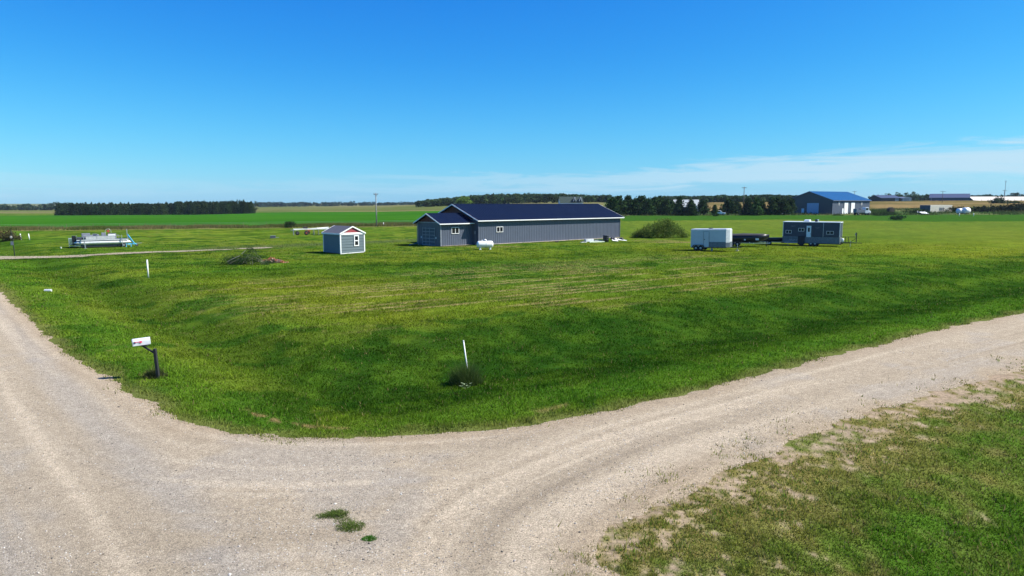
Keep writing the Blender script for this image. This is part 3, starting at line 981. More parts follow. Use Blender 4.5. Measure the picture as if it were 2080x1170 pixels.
def vegetation():
    r = random.Random(5)
    DG = (.022, .042, .018)
    # dark plantation behind the crop on the left
    sp = []
    for i in range(460):
        px = r.uniform(122, 516); d = r.choice([0, 1, 2, 3, 4]) * 12 + 432 + (px - 118) * .05 + r.uniform(-3, 3)
        x = (px - 1040) / F * d
        h = r.uniform(6.3, 7.4) + (d - 432) * .018 + (.9 if 360 < px < 500 else 0) + (.8 if r.random() < .12 else 0)
        sp.append((x, d, r.uniform(4.0, 6.0), h))
    wood('plantation', 'dense dark conifer plantation at the back of the bright green field', sp, (.022, .042, .016), 11, conifer=True, per=36)
    # far treeline
    sp = []
    for i in range(190):
        px = r.uniform(500, 862); d = 1400 + r.uniform(0, 160)
        b = h1((px - 1040) / F * d, d)
        top = 411.6 - 1.2 * vn(px * .03, 0, 4) - (2 if r.random() < .08 else 0)
        ztop = CAM_H + (HORIZ - top) * d / F
        sp.append(((px - 1040) / F * d, d, r.uniform(10, 18), max(5, ztop - b) * r.uniform(.85, 1.08)))
    wood('far_treeline', 'thin bluish treeline on the horizon left of the long garage', sp, (.03, .055, .04), 12, per=26, clumps=7)  # bluish haze of distance is mixed into the leaf colour
    # wooded hill
    prof = ([855, 880, 900, 930, 960, 1000, 1080, 1150, 1200, 1238], [408, 404.5, 402, 399.5, 396, 394, 392.5, 393.5, 397, 404])
    sp = []
    for i in range(620):
        px = r.uniform(852, 1238); d = r.choice([-4.5, -3, -1.5, 0, 1, 2, 3]) * 45 + 800 + r.uniform(-10, 10)
        x = (px - 1040) / F * d
        top = float(np.interp(px, *prof)) + (980 - d) / 60 * 1.3 * r.random()
        zt = CAM_H + (HORIZ - top) * d / F
        sp.append((x, d, r.uniform(8, 13), max(6, zt - h1(x, d)) * r.uniform(.9, 1.06)))
    wood('hill_woodland', 'wooded hill rising behind the long garage', sp, (.040, .070, .024), 13, per=30)
    # woods behind the pines
    prof = ([1345, 1370, 1400, 1440, 1463, 1477, 1500, 1560, 1600, 1660], [406, 400.5, 399, 400.5, 397, 398, 399, 395.5, 397, 400])
    sp = []
    for i in range(420):
        px = r.uniform(1348, 1690); d = r.choice([-4, -3, -2, -1, 0, 1]) * 28 + 640 + r.uniform(-10, 10)
        x = (px - 1040) / F * d
        zt = CAM_H + (HORIZ - float(np.interp(px, *prof))) * d / F
        sp.append((x, d, r.uniform(7, 11), max(5, zt - h1(x, d)) * r.uniform(.88, 1.07)))
    wood('back_woodland', 'dark wood behind the row of pines', sp, (.038, .068, .026), 14, per=30)
    sp = []
    for i in range(330):
        px = r.uniform(1770, 2180); d = 700 + r.uniform(0, 90)
        x = (px - 1040) / F * d
        top = 397.5 - 3.5 * vn(px * .02, 0, 8) + 3.0 * r.random()
        zt = CAM_H + (HORIZ - top) * d / F
        sp.append((x, d, r.uniform(8, 12), max(5, zt - h1(x, d)) * r.uniform(.9, 1.05)))
    wood('right_woodland', 'low wood behind the barns at the far right', sp, (.042, .072, .030), 15, per=30)
    sp = []
    for i in range(70):
        px = r.uniform(1290, 1400); d = 1900 + r.uniform(0, 160)
        x = (px - 1040) / F * d
        sp.append((x, d, r.uniform(16, 24), max(6, CAM_H + (HORIZ - 406.5) * d / F - h1(x, d))))
    wood('distant_ridge_wood', 'faint blue wooded ridge seen between the pines', sp, (.05, .085, .09), 16, per=26, clumps=6)  # blue of far haze painted into the foliage
    sp = []
    for i in range(90):
        px = r.uniform(-220, 175); d = 985 + r.uniform(0, 60)
        x = (px - 1040) / F * d
        zt = CAM_H + (HORIZ - 419.5 - 1.5 * r.random()) * d / F
        sp.append((x, d, r.uniform(8, 13), max(4, zt - h1(x, d))))
    wood('left_woodland', 'low dark wood behind the row of trees at the far left', sp, (.034, .060, .036), 17, per=26, clumps=7)
    # countable trees at the far left
    words = ['first', 'second', 'third', 'fourth', 'fifth', 'sixth', 'seventh', 'eighth', 'ninth', 'tenth', 'eleventh', 'twelfth', 'thirteenth']
    for i, (px, top, wpx) in enumerate(((4, 416.5, 13), (16, 415.5, 16), (31, 416.5, 13), (50, 415.5, 13), (62, 413.5, 16), (75, 416.5, 12), (93, 415, 14), (108, 413, 14), (121, 410.5, 16), (137, 411.5, 16), (155, 412.5, 15))):
        d = 870; x, y, z = PD(px, d)
        zt = CAM_H + (HORIZ - top) * d / F
        broadleaf('field_tree', words[i] + ' tree from the left edge in the row on the horizon', (x, y, z), wpx * d / F * 1.5, zt - z, (.034, .062, .034),
                  'trees on the horizon at the far left', clumps=34, per=40, seed=100 + i, trunk=.02)
    for i, (px, top, wpx) in enumerate(((463, 406.8, 14), (523, 408, 15))):
        d = 560; x, y, z = PD(px, d)
        zt = CAM_H + (HORIZ - top) * d / F
        broadleaf('field_tree', ['round tree standing above the right part of the dark plantation', 'round tree at the right end of the dark plantation'][i],
                  (x, y, z), wpx * d / F * 1.1, zt - z, (.027, .048, .024), 'trees around the dark plantation', clumps=22, per=40, seed=140 + i, trunk=.1)
    # bright tree over the garage roof
    x, y, z = PD(945, 500)
    broadleaf('bright_tree', 'yellow green tree showing over the ridge of the long garage', (x, y, z), 12, CAM_H + 12 * 500 / F - z, (.10, .17, .03), seed=150, clumps=34)
    # pines right of the garage
    row = [(1243, 403, 24), (1254, 400, 26), (1274, 399.5, 22), (1288, 405, 20), (1300, 400, 26), (1315, 405, 20), (1327, 402, 22), (1338, 400.5, 22), (1350, 407, 20), (1362, 411, 22)]
    for i, (px, top, wpx) in enumerate(row):
        d = 262 + (i * 37 % 5) * 4; x, y, z = PD(px, d)
        zt = CAM_H + (HORIZ - top) * d / F
        pine('pine_tree', words[i] + ' pine right of the long garage in the dense dark row', (x, y, z), wpx * d / F * 1.65, zt - z, (.032, .064, .022),
             'dense row of pines beside the long garage', seed=200 + i, bare=.03)
    oth = [(1378, 399.5, 24, 258, 'tall spruce in front of the pale roofed farmhouse'),
           (1402, 407, 24, 256, 'broad spruce before the right half of the pale roofed farmhouse'),
           (1426, 409, 24, 262, 'loose pine at the right end of the pale roofed farmhouse'),
           (1449, 416.5, 15, 250, 'small round spruce beside the white pickup'),
           (1477, 407, 32, 265, 'wide open branched pine right of the white pickup'),
           (1494, 411, 22, 272, 'low pine just left of the tall brown utility pole'),
           (1517, 403.5, 26, 262, 'dark pine just right of the tall brown utility pole'),
           (1533, 403, 26, 258, 'greener pine second right of the tall brown utility pole'),
           (1545, 408, 20, 264, 'pine at the left of the tan gap in the row'),
           (1564, 402, 24, 262, 'pine at the right of the tan gap in the row'),
           (1575, 402.5, 24, 266, 'tall pine two trees left of the blue roofed shop'),
           (1588, 405, 24, 262, 'open pine one tree left of the blue roofed shop'),
           (1601, 404, 24, 268, 'pine touching the left wall of the blue roofed shop')]
    for i, (px, top, wpx, d, lab) in enumerate(oth):
        x, y, z = PD(px, d); zt = CAM_H + (HORIZ - top) * d / F
        pine('pine_tree', lab, (x, y, z), wpx * d / F * 1.2, zt - z, (.042, .085, .024) if i in (3, 7) else (.032, .060, .022), 'scattered pines left of the blue roofed shop', seed=240 + i,
             bare=.18 if i in (2, 4, 10, 11, 12, 5) else .05, ragged=.45)
    for i, (px, top, wpx) in enumerate(((1797, 393, 14), (1815, 389.5, 15), (1833, 391, 14), (1849, 389.5, 20), (2048, 392, 16), (2062, 391.5, 18))):
        d = 690; x, y, z = PD(px, d); zt = CAM_H + (HORIZ - top) * d / F
        broadleaf('round_tree', ['round tree just right of the blue roof', 'taller tree second right of the blue roof', 'thin tree third right of the blue roof',
                  'widest pale tree above the dark far barn', 'dark tree above the long tan roofed barn', 'rounded tree at the right above the long tan roofed barn'][i],
                  (x, y, z), wpx * d / F * 1.15, zt - z, (.05, .085, .035) if i < 4 else (.025, .045, .028), 'trees behind the far right buildings', clumps=24, per=40, seed=300 + i, trunk=.1)
    # mound shaped bush
    x, y, z = G(1346, 484)
    rr = np.random.default_rng(9)
    t = thing('bush_mound', 'big shaggy green bush standing alone on the lawn left of the white trailer', 'bush', (x, y + 1.8, z))
    P = []; K = []
    for i in range(150):
        u = rr.uniform(-1, 1); v = rr.uniform(-1, 1)
        if u * u + v * v > 1: continue
        top = 2.55 * (1 - (u * u)) ** .7 * (1 - v * v) ** .5 * (.72 + .5 * vn(u * 5, v * 3, 7)) * (1 if u > -.2 else .88)
        for k in range(3):
            c = np.array([u * 4.25, v * 2.2, top * (1 - .25 * k) - .12])
            q = rr.normal(size=(55, 3)) * np.array([.34, .34, .26]) + c
            q[:, 2] = np.abs(q[:, 2]); P.append(q); K.append(np.full(55, rr.uniform(.5, 1.9)))
    P = np.vstack(P); K = np.concatenate(K)
    base = np.where((rr.random(len(P)) < .25)[:, None], [.13, .15, .035], [.070, .115, .022])
    V, Fc, C = quads(P, .10, base * K[:, None], rr, .35, up=None)
    npmesh('foliage', V, Fc, M['leaf'], t, C)
    m = MB()
    for i in range(40):
        a = rr.uniform(0, 6.28); s = rr.uniform(.2, .8)
        m.tube((math.cos(a) * 2.5 * s, math.sin(a) * 1.2 * s, 0), (math.cos(a) * 3.9 * s, math.sin(a) * 2 * s, 2.3 * (1 - s * .6)), .02, .006, 4)
    m.build('stems', M['bark'], t)

    def tuft(name, label, loc, w, h, n, c1, c2, seed, cat='weeds', bw=.02, lean=.5):
        r_ = np.random.default_rng(seed)
        rad = w / 2 * r_.random(n) ** .6; a = r_.uniform(0, 6.283, n)
        P_ = np.stack([rad * np.cos(a), rad * np.sin(a) * .8, np.zeros(n)], 1)
        hh = h * r_.uniform(.3, 1.1, n) * (1 - .8 * (rad / (w / 2)) ** 1.2)
        cc_ = mixc(c1, c2, r_.random(n)) * r_.uniform(.6, 1.4, (n, 1))
        V_, F_, C_ = blades(P_, hh, np.full(n, bw) * r_.uniform(.6, 1.3, n), cc_, lean=lean, r=r_)
        o = npmesh(name, V_, F_, M['blade'], colr=C_)
        o.location = loc
        return props(o, label, cat)
    x, y, z = G(946, 783)
    tuft('long_grass_clump', 'dark tangled clump of long grass round the leaning white stake', (x, y + .15, z), 1.15, .98, 5200, [.030, .075, .014], [.10, .14, .04], 21, 'grass clump', .017, .42)
    x, y, z = G(318, 766)
    tuft('weed_clump', 'dry brown weeds round the foot of the mailbox post', (x - .05, y, z), .75, .46, 1500, [.035, .075, .016], [.12, .11, .05], 22, 'weeds', .016, .5)
    x, y, z = G(945, 787)
    # pale broad leaved plant
    t = thing('broadleaf_weed', 'small pale broad leaved weed at the foot of the dark grass clump', 'weed', (x, y - .2, z))
    m = MB()
    for i in range(11):
        a = i * 2.4; L = .09 + .05 * (i % 3); e = (math.cos(a) * L, math.sin(a) * L, .05 + .016 * i)
        p = Vector(e); q = Vector((-math.sin(a), math.cos(a), 0)) * .03; k = Vector((math.cos(a), math.sin(a), .2)) * .07
        m.prism([p - k * .6, p + q, p + k, p - q], (0, 0, .002))
    m.build('leaves', mat('pale_leaf', (.22, .30, .16), .6), t)
    m = MB()
    for i in range(11):
        a = i * 2.4; L = .09 + .05 * (i % 3)
        m.tube((0, 0, 0), (math.cos(a) * L, math.sin(a) * L, .05 + .016 * i), .003, .002, 4)
    m.build('stems', mat('green_stem', (.08, .13, .04), .6), t)
    # weeds growing in the road
    for i, (px, py, w, h, n, lab) in enumerate(((684, 1048, .46, .13, 700, 'darker green weed tuft at the top of the weeds growing in the gravel road'),
                                                 (652, 1052, .32, .07, 260, 'thin flat weed at the left of the weeds growing in the gravel road'),
                                                 (712, 1073, .55, .10, 800, 'flat spreading weed patch in the middle of the gravel road'),
                                                 (700, 1060, .45, .06, 300, 'yellowing thin weed between the two denser tufts in the gravel road'),
                                                 (750, 1097, .26, .07, 450, 'small bright green round weed growing alone in the gravel road'))):
        x, y, z = G(px, py)
        bright = i == 4
        tuft('road_weed', lab, (x, y, .018), w, h, n, [.04, .13, .015] if bright else [.06, .11, .02], [.07, .19, .025] if bright else [.15, .19, .05], 30 + i, 'weed', .014, 1.5)
    # bushes by the sign and in the rough
    for i, (px, py, w, h, c, lab) in enumerate((
            (2, 490, 3.8, 1.7, (.085, .07, .03), 'brownish bush cut by the left edge near the black sign post'),
            (20, 489, 2.4, 1.3, (.075, .075, .03), 'lower brown green bush beside the black sign post'),
            (590, 463, 2.6, 1.5, (.03, .055, .02), 'small dark bush in the weeds behind the white boat hoist'),
            (1860, 434, 9.0, 2.0, (.035, .06, .022), 'wide dark bush in front of the white box container'),
            (1824, 447, 4.6, 1.6, (.035, .07, .03), 'low dark bush on the lawn edge right of the blue roofed shop'),
            (1795, 438, 7.5, 1.6, (.035, .06, .022), 'low bush right of the white truck by the blue roofed shop'),
            (1702, 438, 3.0, .7, (.04, .07, .02), 'tiny bush below the grey wall of the blue roofed shop'),
            (2030, 417.5, 9.5, 4.6, (.05, .075, .04), 'rounded bush at the foot of the far right utility pole'),
            (2062, 417, 6, 2.6, (.055, .08, .035), 'small bush right of the far right utility pole'),
            (2035, 430.5, 36, 2.6, (.022, .030, .018), 'long dark hedge row at the far right'),
            (2085, 429, 30, 3.0, (.024, .032, .02), 'dark hedge running out of the right edge'),
            (1935, 431, 10, 2.4, (.022, .03, .018), 'dark scrub left of the white round tanks'))):
        x, y, z = G(px, py)
        rr = np.random.default_rng(400 + i)
        t = thing('bush', lab, 'bush', (x, y, z))
        nC = 26
        P = []; K = []
        for k in range(nC):
            u = rr.uniform(-1, 1); v = rr.uniform(-1, 1)
            dep = min(w * .4, 4)
            c0 = np.array([u * w * .45, v * dep, h * (1 - u * u * .6) * rr.uniform(.3, .85)])
            q = rr.normal(size=(50, 3)) * np.array([w * .05 + .12, dep * .12 + .1, h * .13]) + c0
            q[:, 2] = np.abs(q[:, 2]); P.append(q); K.append(np.full(50, rr.uniform(.65, 1.4)))
        P = np.vstack(P); K = np.concatenate(K)
        V, Fc, C = quads(P, h * .075 + w * .006, np.asarray(c)[None] * K[:, None], rr, .5)
        npmesh('foliage', V, Fc, M['leaf'], t, C)
        m = MB()
        for k in range(8):
            a = k * .8; m.tube((math.cos(a) * w * .1, 0, -.05), (math.cos(a) * w * .3, math.sin(a) * min(w * .3, 2), h * .6), .03, .01, 4)
        m.build('stems', M['bark'], t)
    # brush pile and its rubble
    x, y, z = G(498, 538)
    rr = np.random.default_rng(77)
    t = thing('brush_pile', 'heap of cut branches and dark weeds on the lawn left of the small shed', 'brush pile', (x, y + .6, z))
    P = []; K = []
    for k in range(110):
        u = rr.uniform(-1, 1); v = rr.uniform(-1, 1)
        top = (.75 if u < -.3 else (1.75 * math.exp(-((u - .25) / .36) ** 2) + .3)) * (1 - v * v * .7)
        c0 = np.array([u * 2.1, v * .8, top * rr.uniform(.2, .85)])
        q = rr.normal(size=(60, 3)) * np.array([.2, .2, .16]) + c0
        q[:, 2] = np.abs(q[:, 2]); P.append(q); K.append(np.full(60, rr.uniform(.6, 1.4)))
    P = np.vstack(P); K = np.concatenate(K)
    V, Fc, C = quads(P, .055, np.array([[.034, .066, .022]]) * K[:, None], rr, .35)
    npmesh('foliage', V, Fc, M['leaf'], t, C)
    m = MB()
    for k in range(26):
        a = rr.uniform(-1, 1); p = Vector((rr.uniform(-1.8, 1.9), rr.uniform(-.9, .3), rr.uniform(.0, .3)))
        q = Vector((.45 + a * .5, rr.uniform(-.7, .2), rr.uniform(.6, 1.55)))
        m.tube(p, p.lerp(q, rr.uniform(.5, 1.0)), rr.uniform(.008, .02), .005, 5)
    m.tube((-1.0, -.9, .55), (-.35, -.85, .85), .045, .03, 6); m.tube((-.2, -.8, 1.0), (.15, -.7, 1.35), .04, .02, 6); m.tube((-1.5, -.9, .3), (-.9, -.85, .62), .04, .03, 6)
    m.build('branch', M['deadwood'], t)
    x, y, z = G(557, 534)
    t = thing('rubble_heap', 'low heap of red brown rubble and split wood right of the brush pile', 'rubble heap', (x, y + .3, z))
    m = MB(); m2 = MB()
    for k in range(150):
        u = rr.uniform(-1, 1); hgt_ = .5 * max(0, 1 - abs(u + .35) / 1.15) * (rr.random() ** .7)
        p = Vector((u * 1.15, rr.uniform(-.35, .35), hgt_ + .02)); s = rr.uniform(.03, .09)
        q = p + Vector((rr.uniform(-1, 1), rr.uniform(-1, 1), rr.uniform(-.5, .6))).normalized() * s * 2.2
        (m if rr.random() < .8 else m2).bar(p, q, s, s * .7)
    m.build('brick', M['debris'], t); m2.build('split_wood', M['palewood'], t)
    # soil core under the rubble
    m = MB(); m.lathe([(.95, -.05), (.75, .14), (.45, .28), (.15, .36)], n=14)
    o = m.build('soil', mat('dark_soil', (.07, .045, .035), .95, 0, .3, 6), t, True); o.scale = (1.0, .5, 1)


# ------------------------------------------------------------------ building parts
def ribwall(m, p0, p1, z0, z1, n, step=.3, depth=.03, rib=.05, topf=None):
    """flat panel with upright ribs from p0 to p1 (2D); n = outward 2D normal"""
    a = Vector((p0[0], p0[1])); b = Vector((p1[0], p1[1])); L = (b - a).length; d = (b - a) / L; nn = Vector(n)
    k = int(L / step)
    for i in range(k + 1):
        c = a + d * (L * i / k)
        zt = (topf(L * i / k) if topf else z1) - .012
        if zt <= z0 + .05: continue
        q = d * rib / 2
        u0 = c - q; u1 = c + q; w0 = c - q * .6 + nn * depth; w1 = c + q * .6 + nn * depth
        m.prism([(u0.x, u0.y, z0), (u1.x, u1.y, z0), (w1.x, w1.y, z0), (w0.x, w0.y, z0)], (0, 0, zt - z0))


def gable_shell(x0, x1, y0, y1, z0, ze, zr, step=.3, front_only=False):
    """walls of a gabled box, ridge along x"""
    m = MB(); ym = (y0 + y1) / 2
    m.add([(x0, y0, z0), (x1, y0, z0), (x1, y1, z0), (x0, y1, z0), (x0, y0, ze), (x1, y0, ze), (x1, y1, ze), (x0, y1, ze), (x0, ym, zr), (x1, ym, zr)],
          [(0, 1, 5, 4), (2, 3, 7, 6), (3, 0, 4, 8, 7), (1, 2, 6, 9, 5)])
    if step:
        ribwall(m, (x0, y0), (x1, y0), z0, ze, (0, -1), step)
        ribwall(m, (x0, y1), (x1, y1), z0, ze, (0, 1), step)
        h = (y1 - y0) / 2
        tf = lambda s: ze + (zr - ze) * (1 - abs(s - h) / h) - .03
        ribwall(m, (x0, y0), (x0, y1), z0, ze, (-1, 0), step, topf=tf)
        ribwall(m, (x1, y0), (x1, y1), z0, ze, (1, 0), step, topf=tf)
    return m


def gable_roof(x0, x1, y0, y1, ze, zr, oh, ohx, th=.12, step=.4, rib=True):
    """two roof slabs, ridge along x; ze/zr heights at the wall line"""
    ym = (y0 + y1) / 2; sl = (zr - ze) / (ym - y0)
    m = MB()
    for sgn in (-1, 1):
        ye = (y0 - oh) if sgn < 0 else (y1 + oh)
        zo = ze - sl * oh + .02
        zt = zr + .02
        m.prism([(x0 - ohx, ye, zo), (x0 - ohx, ym, zt), (x0 - ohx, ym, zt + th), (x0 - ohx, ye, zo + th)][::sgn], (x1 - x0 + 2 * ohx, 0, 0))
        if rib:
            k = int((x1 - x0 + 2 * ohx) / step)
            for i in range(k + 1):
                x = x0 - ohx + .04 + (x1 - x0 + 2 * ohx - .08) * i / k
                m.prism([(x - .025, ye + sgn * -.01, zo + th - .005), (x + .025, ye + sgn * -.01, zo + th - .005), (x + .015, ye + sgn * -.01, zo + th + .03), (x - .015, ye + sgn * -.01, zo + th + .03)],
                        (0, ym - ye, zt - zo))
    # ridge cap
    m.prism([(x0 - ohx, ym - .18, zr + th - .18 * sl + .055), (x0 - ohx, ym, zr + th + .065), (x0 - ohx, ym + .18, zr + th - .18 * sl + .055), (x0 - ohx, ym, zr + th + .02)], (x1 - x0 + 2 * ohx, 0, 0))
    return m


def gable_trim(x0, x1, y0, y1, ze, zr, oh, ohx, th=.12, w=.12, ends=(True, True), eaves=(True, True)):
    ym = (y0 + y1) / 2; sl = (zr - ze) / (ym - y0); m = MB()
    for e, X in ((0, x0 - ohx - .035), (1, x1 + ohx + .003)):
        if not ends[e]: continue
        for sgn in (-1, 1):
            ye = (y0 - oh) if sgn < 0 else (y1 + oh); zo = ze - sl * oh + .02
            m.prism([(X, ye, zo + th + .03 - w - .03), (X, ym, zr + th + .05 - w - .03), (X, ym, zr + th + .05), (X, ye, zo + th + .03)][::sgn], (.032, 0, 0))
    for e, sgn in ((0, -1), (1, 1)):
        if not eaves[e]: continue
        ye = (y0 - oh) if sgn < 0 else (y1 + oh); zo = ze - sl * oh + .02
        a, b = sorted((ye + sgn * .003, ye + sgn * .035))
        m.box(x0 - ohx - .003, x1 + ohx + .003, a, b, zo + th - w, zo + th + .005)
    return m


def win(parent, c, w, h, n, panes=2, frame=None, depth=.06, fw=.06, name='window', vertical=False):
    """window in a wall: c centre (x,y,z), n outward axis string like '-y'"""
    ax = n[1]; s = -1 if n[0] == '-' else 1
    def b(m, u0, u1, d0, d1, z0, z1):
        if ax == 'y': m.box(c[0] + u0, c[0] + u1, *sorted((c[1] + s * d0, c[1] + s * d1)), c[2] + z0, c[2] + z1)
        else: m.box(*sorted((c[0] + s * d0, c[0] + s * d1)), c[1] + u0, c[1] + u1, c[2] + z0, c[2] + z1)
    m = MB()
    b(m, -w / 2, -w / 2 + fw, 0, depth, -h / 2, h / 2); b(m, w / 2 - fw, w / 2, 0, depth, -h / 2, h / 2)
    b(m, -w / 2 + fw, w / 2 - fw, 0, depth, h / 2 - fw, h / 2); b(m, -w / 2 + fw, w / 2 - fw, 0, depth, -h / 2, -h / 2 + fw)
    if vertical: b(m, -w / 2 + fw, w / 2 - fw, 0, depth, -fw / 2, fw / 2)
    else: b(m, -fw / 2, fw / 2, 0, depth, -h / 2 + fw, h / 2 - fw)
    o = m.build(name, frame or M['white'], parent)
    g = MB(); b(g, -w / 2 + fw, w / 2 - fw, -.01, depth * .35, -h / 2 + fw, h / 2 - fw)
    g.build('pane', M['glass'], o)
    return o


def panel(parent, name, x0, x1, y0, y1, z0, z1, m, **k):
    return MB().box(x0, x1, y0, y1, z0, z1).build(name, m, parent, **k)


def frame_at(px, py, ang):
    x, y, z = G(px, py)
    return (x, y, z), R(ang)


def long_garage():
    x, y, z = G(972, 498)
    t = thing('long_garage', 'long grey metal garage with dark blue roof and a lower wing', 'building', (x, y, z), R(43))
    L, Wd, ze, zr = 30.0, 10.0, 3.33, 5.28
    gable_shell(0, L, 0, Wd, -.1, ze, zr, .34).build('wall', M['siding'], t)
    gable_roof(0, L, 0, Wd, ze, zr, .5, .5, step=.45).build('roof', M['navy_roof'], t)
    gable_trim(0, L, 0, Wd, ze, zr, .5, .5).build('fascia', M['white'], t)
    # red-brown boards in the gable, proud of the ribs
    def tri(m, X, ya, yb, zb, zt, d=-.02):
        m.prism([(X, ya, zb), (X, (ya + yb) / 2, zt), (X, yb, zb)], (d, 0, 0))
    m = MB(); tri(m, -.034, .25, Wd - .25, ze + .12, zr - .02)
    for k in range(1, 24):
        yy = .4 + k * .39; hh = (zr - ze - .2) * (1 - abs(yy - Wd / 2) / (Wd / 2)) - .1
        if hh > 0: m.box(-.075, -.054, yy - .02, yy + .02, ze + .12, ze + .12 + hh)
    m.build('gable_boards', M['redwood'], t)
    panel(t, 'gable_band', -.09, -.036, .0, 1.0, ze + .0, ze + .11, M['greymetal'])
    win(t, (3.75, -.034, 2.0), 1.2, .75, '-y')
    # base trim
    m = MB(); m.box(0, L, -.05, -.032, -.05, .1); m.build('base_trim', M['greymetal'], t)
    # corner trims
    m = MB()
    for X, Y in ((0, 0), (L, 0)): m.box(X - .06, X + .06, Y - .06, Y + .0, 0, ze - .02)
    each(m, 'corner_trim', M['siding'], t)
    # wing
    wx0, wx1, wy0, wy1, we, wr = -5.4, -.04, 1.15, 6.05, 3.02, 4.08
    gable_shell(wx0, wx1, wy0, wy1, -.1, we, wr, .34).build('wing_wall', M['siding'], t)
    gable_roof(wx0, wx1 - .58, wy0, wy1, we, wr, .5, .5, step=.45).build('wing_roof', M['navy_roof'], t)
    gable_trim(wx0, wx1 - .58, wy0, wy1, we, wr, .5, .5, ends=(True, False)).build('wing_fascia', M['white'], t)
    m = MB(); tri(m, wx0 - .034, wy0 + .2, wy1 - .2, we + .1, wr - .02)
    for k in range(1, 12):
        yy = wy0 + .2 + k * .39; hh = (wr - we - .15) * (1 - abs(yy - (wy0 + wy1) / 2) / 2.45) - .08
        if hh > 0: m.box(wx0 - .075, wx0 - .054, yy - .02, yy + .02, we + .1, we + .1 + hh)
    m.build('gable_boards', M['redwood'], t)
    panel(t, 'gable_band', wx0 - .09, wx0 - .034, wy0 - .04, wy1 + .04, we - .03, we + .09, M['greymetal'])
    win(t, (wx0 + 2.35, wy0 - .034, 2.0), 1.25, .85, '-y')
    # overhead door with horizontal sections
    d0, d1 = wy0 + 1.1, wy1 - 1.0
    m = MB(); m.box(wx0 - .055, wx0 - .032, d0, d1, 0.0, 2.35)
    door = m.build('overhead_door', M['drkgrey'], t)
    m = MB()
    for k in range(6): m.box(wx0 - .085, wx0 - .056, d0, d1, .05 + k * .44, .12 + k * .44)
    for yy in (d0, d1 - .06, d0 + 2.0, d0 + 1.2): m.box(wx0 - .09, wx0 - .0565, yy, yy + .06, 0.02, 2.4)
    m.build('door_frame', M['greymetal'], door)
    m = MB()
    for yy in (d0 - .2, d1 + .22): m.box(wx0 - .14, wx0 - .035, yy - .05, yy + .05, .95, 1.2)
    each(m, 'light_fixture', M['white_metal'], t)
    # meter box and conduit on the gable end of the main building
    m = MB(); m.box(-.16, -.035, .45, .75, 1.45, 1.9); m.build('meter_box', M['greymetal'], t)
    m = MB(); m.tube((-.09, .6, 0), (-.09, .6, 1.45), .025); m.build('conduit', M['greymetal'], t)
    # wing corner trims, downspout
    m = MB(); m.box(wx0 - .06, wx0 + .06, wy0 - .06, wy0, 0, we - .02); m.box(wx0 - .06, wx0 + .0, wy1 - .06, wy1 + .06, 0, we - .02)
    each(m, 'corner_trim', M['greymetal'], t)
    m = MB(); m.tube((wx0 - .12, wy1 + .1, we - .1), (wx0 - .12, wy1 + .1, .25), .05); m.tube((wx0 - .12, wy1 + .1, .25), (wx0 - 1.6, wy1 - .1, .06), .05)
    m.build('downspout', M['greymetal'], t)
    # gravel strip at the foot of the walls
    rot = Matrix.Rotation(R(43), 3, 'Z')
    rr = random.Random(3)
    def strip(pts_in, pts_out, zz):
        V = []; Fc = []
        for (a, b) in zip(pts_in, pts_out): V += [a, b]
        Fc = [(2 * i, 2 * i + 1, 2 * i + 3, 2 * i + 2) for i in range(len(pts_in) - 1)]
        V = np.array([list(rot @ Vector((p[0], p[1], 0))) for p in V]); V[:, 0] += x; V[:, 1] += y; V[:, 2] = hgt(V[:, 0], V[:, 1]) + zz
        return V, np.array(Fc)
    ins = [(-5.5 + i * .3, 1.2) for i in range(18)] + [(i * .4, .05) for i in range(76)]
    outs = [(p[0] + .1, p[1] - .45 - rr.random() * .3) for p in ins[:18]] + [(p[0] + (.0 if i else -.4), p[1] - .5 - rr.random() * .45) for i, p in enumerate(ins[18:])]
    V, Fc = strip(ins, outs, .06)
    o = npmesh('gravel_strip', V, Fc, M['gravel'], colr=mixc([.30, .26, .18], [.44, .38, .30], rng.random(len(V))))
    props(o, 'strip of bare gravel along the foot of the long garage', kind='structure')
    return t


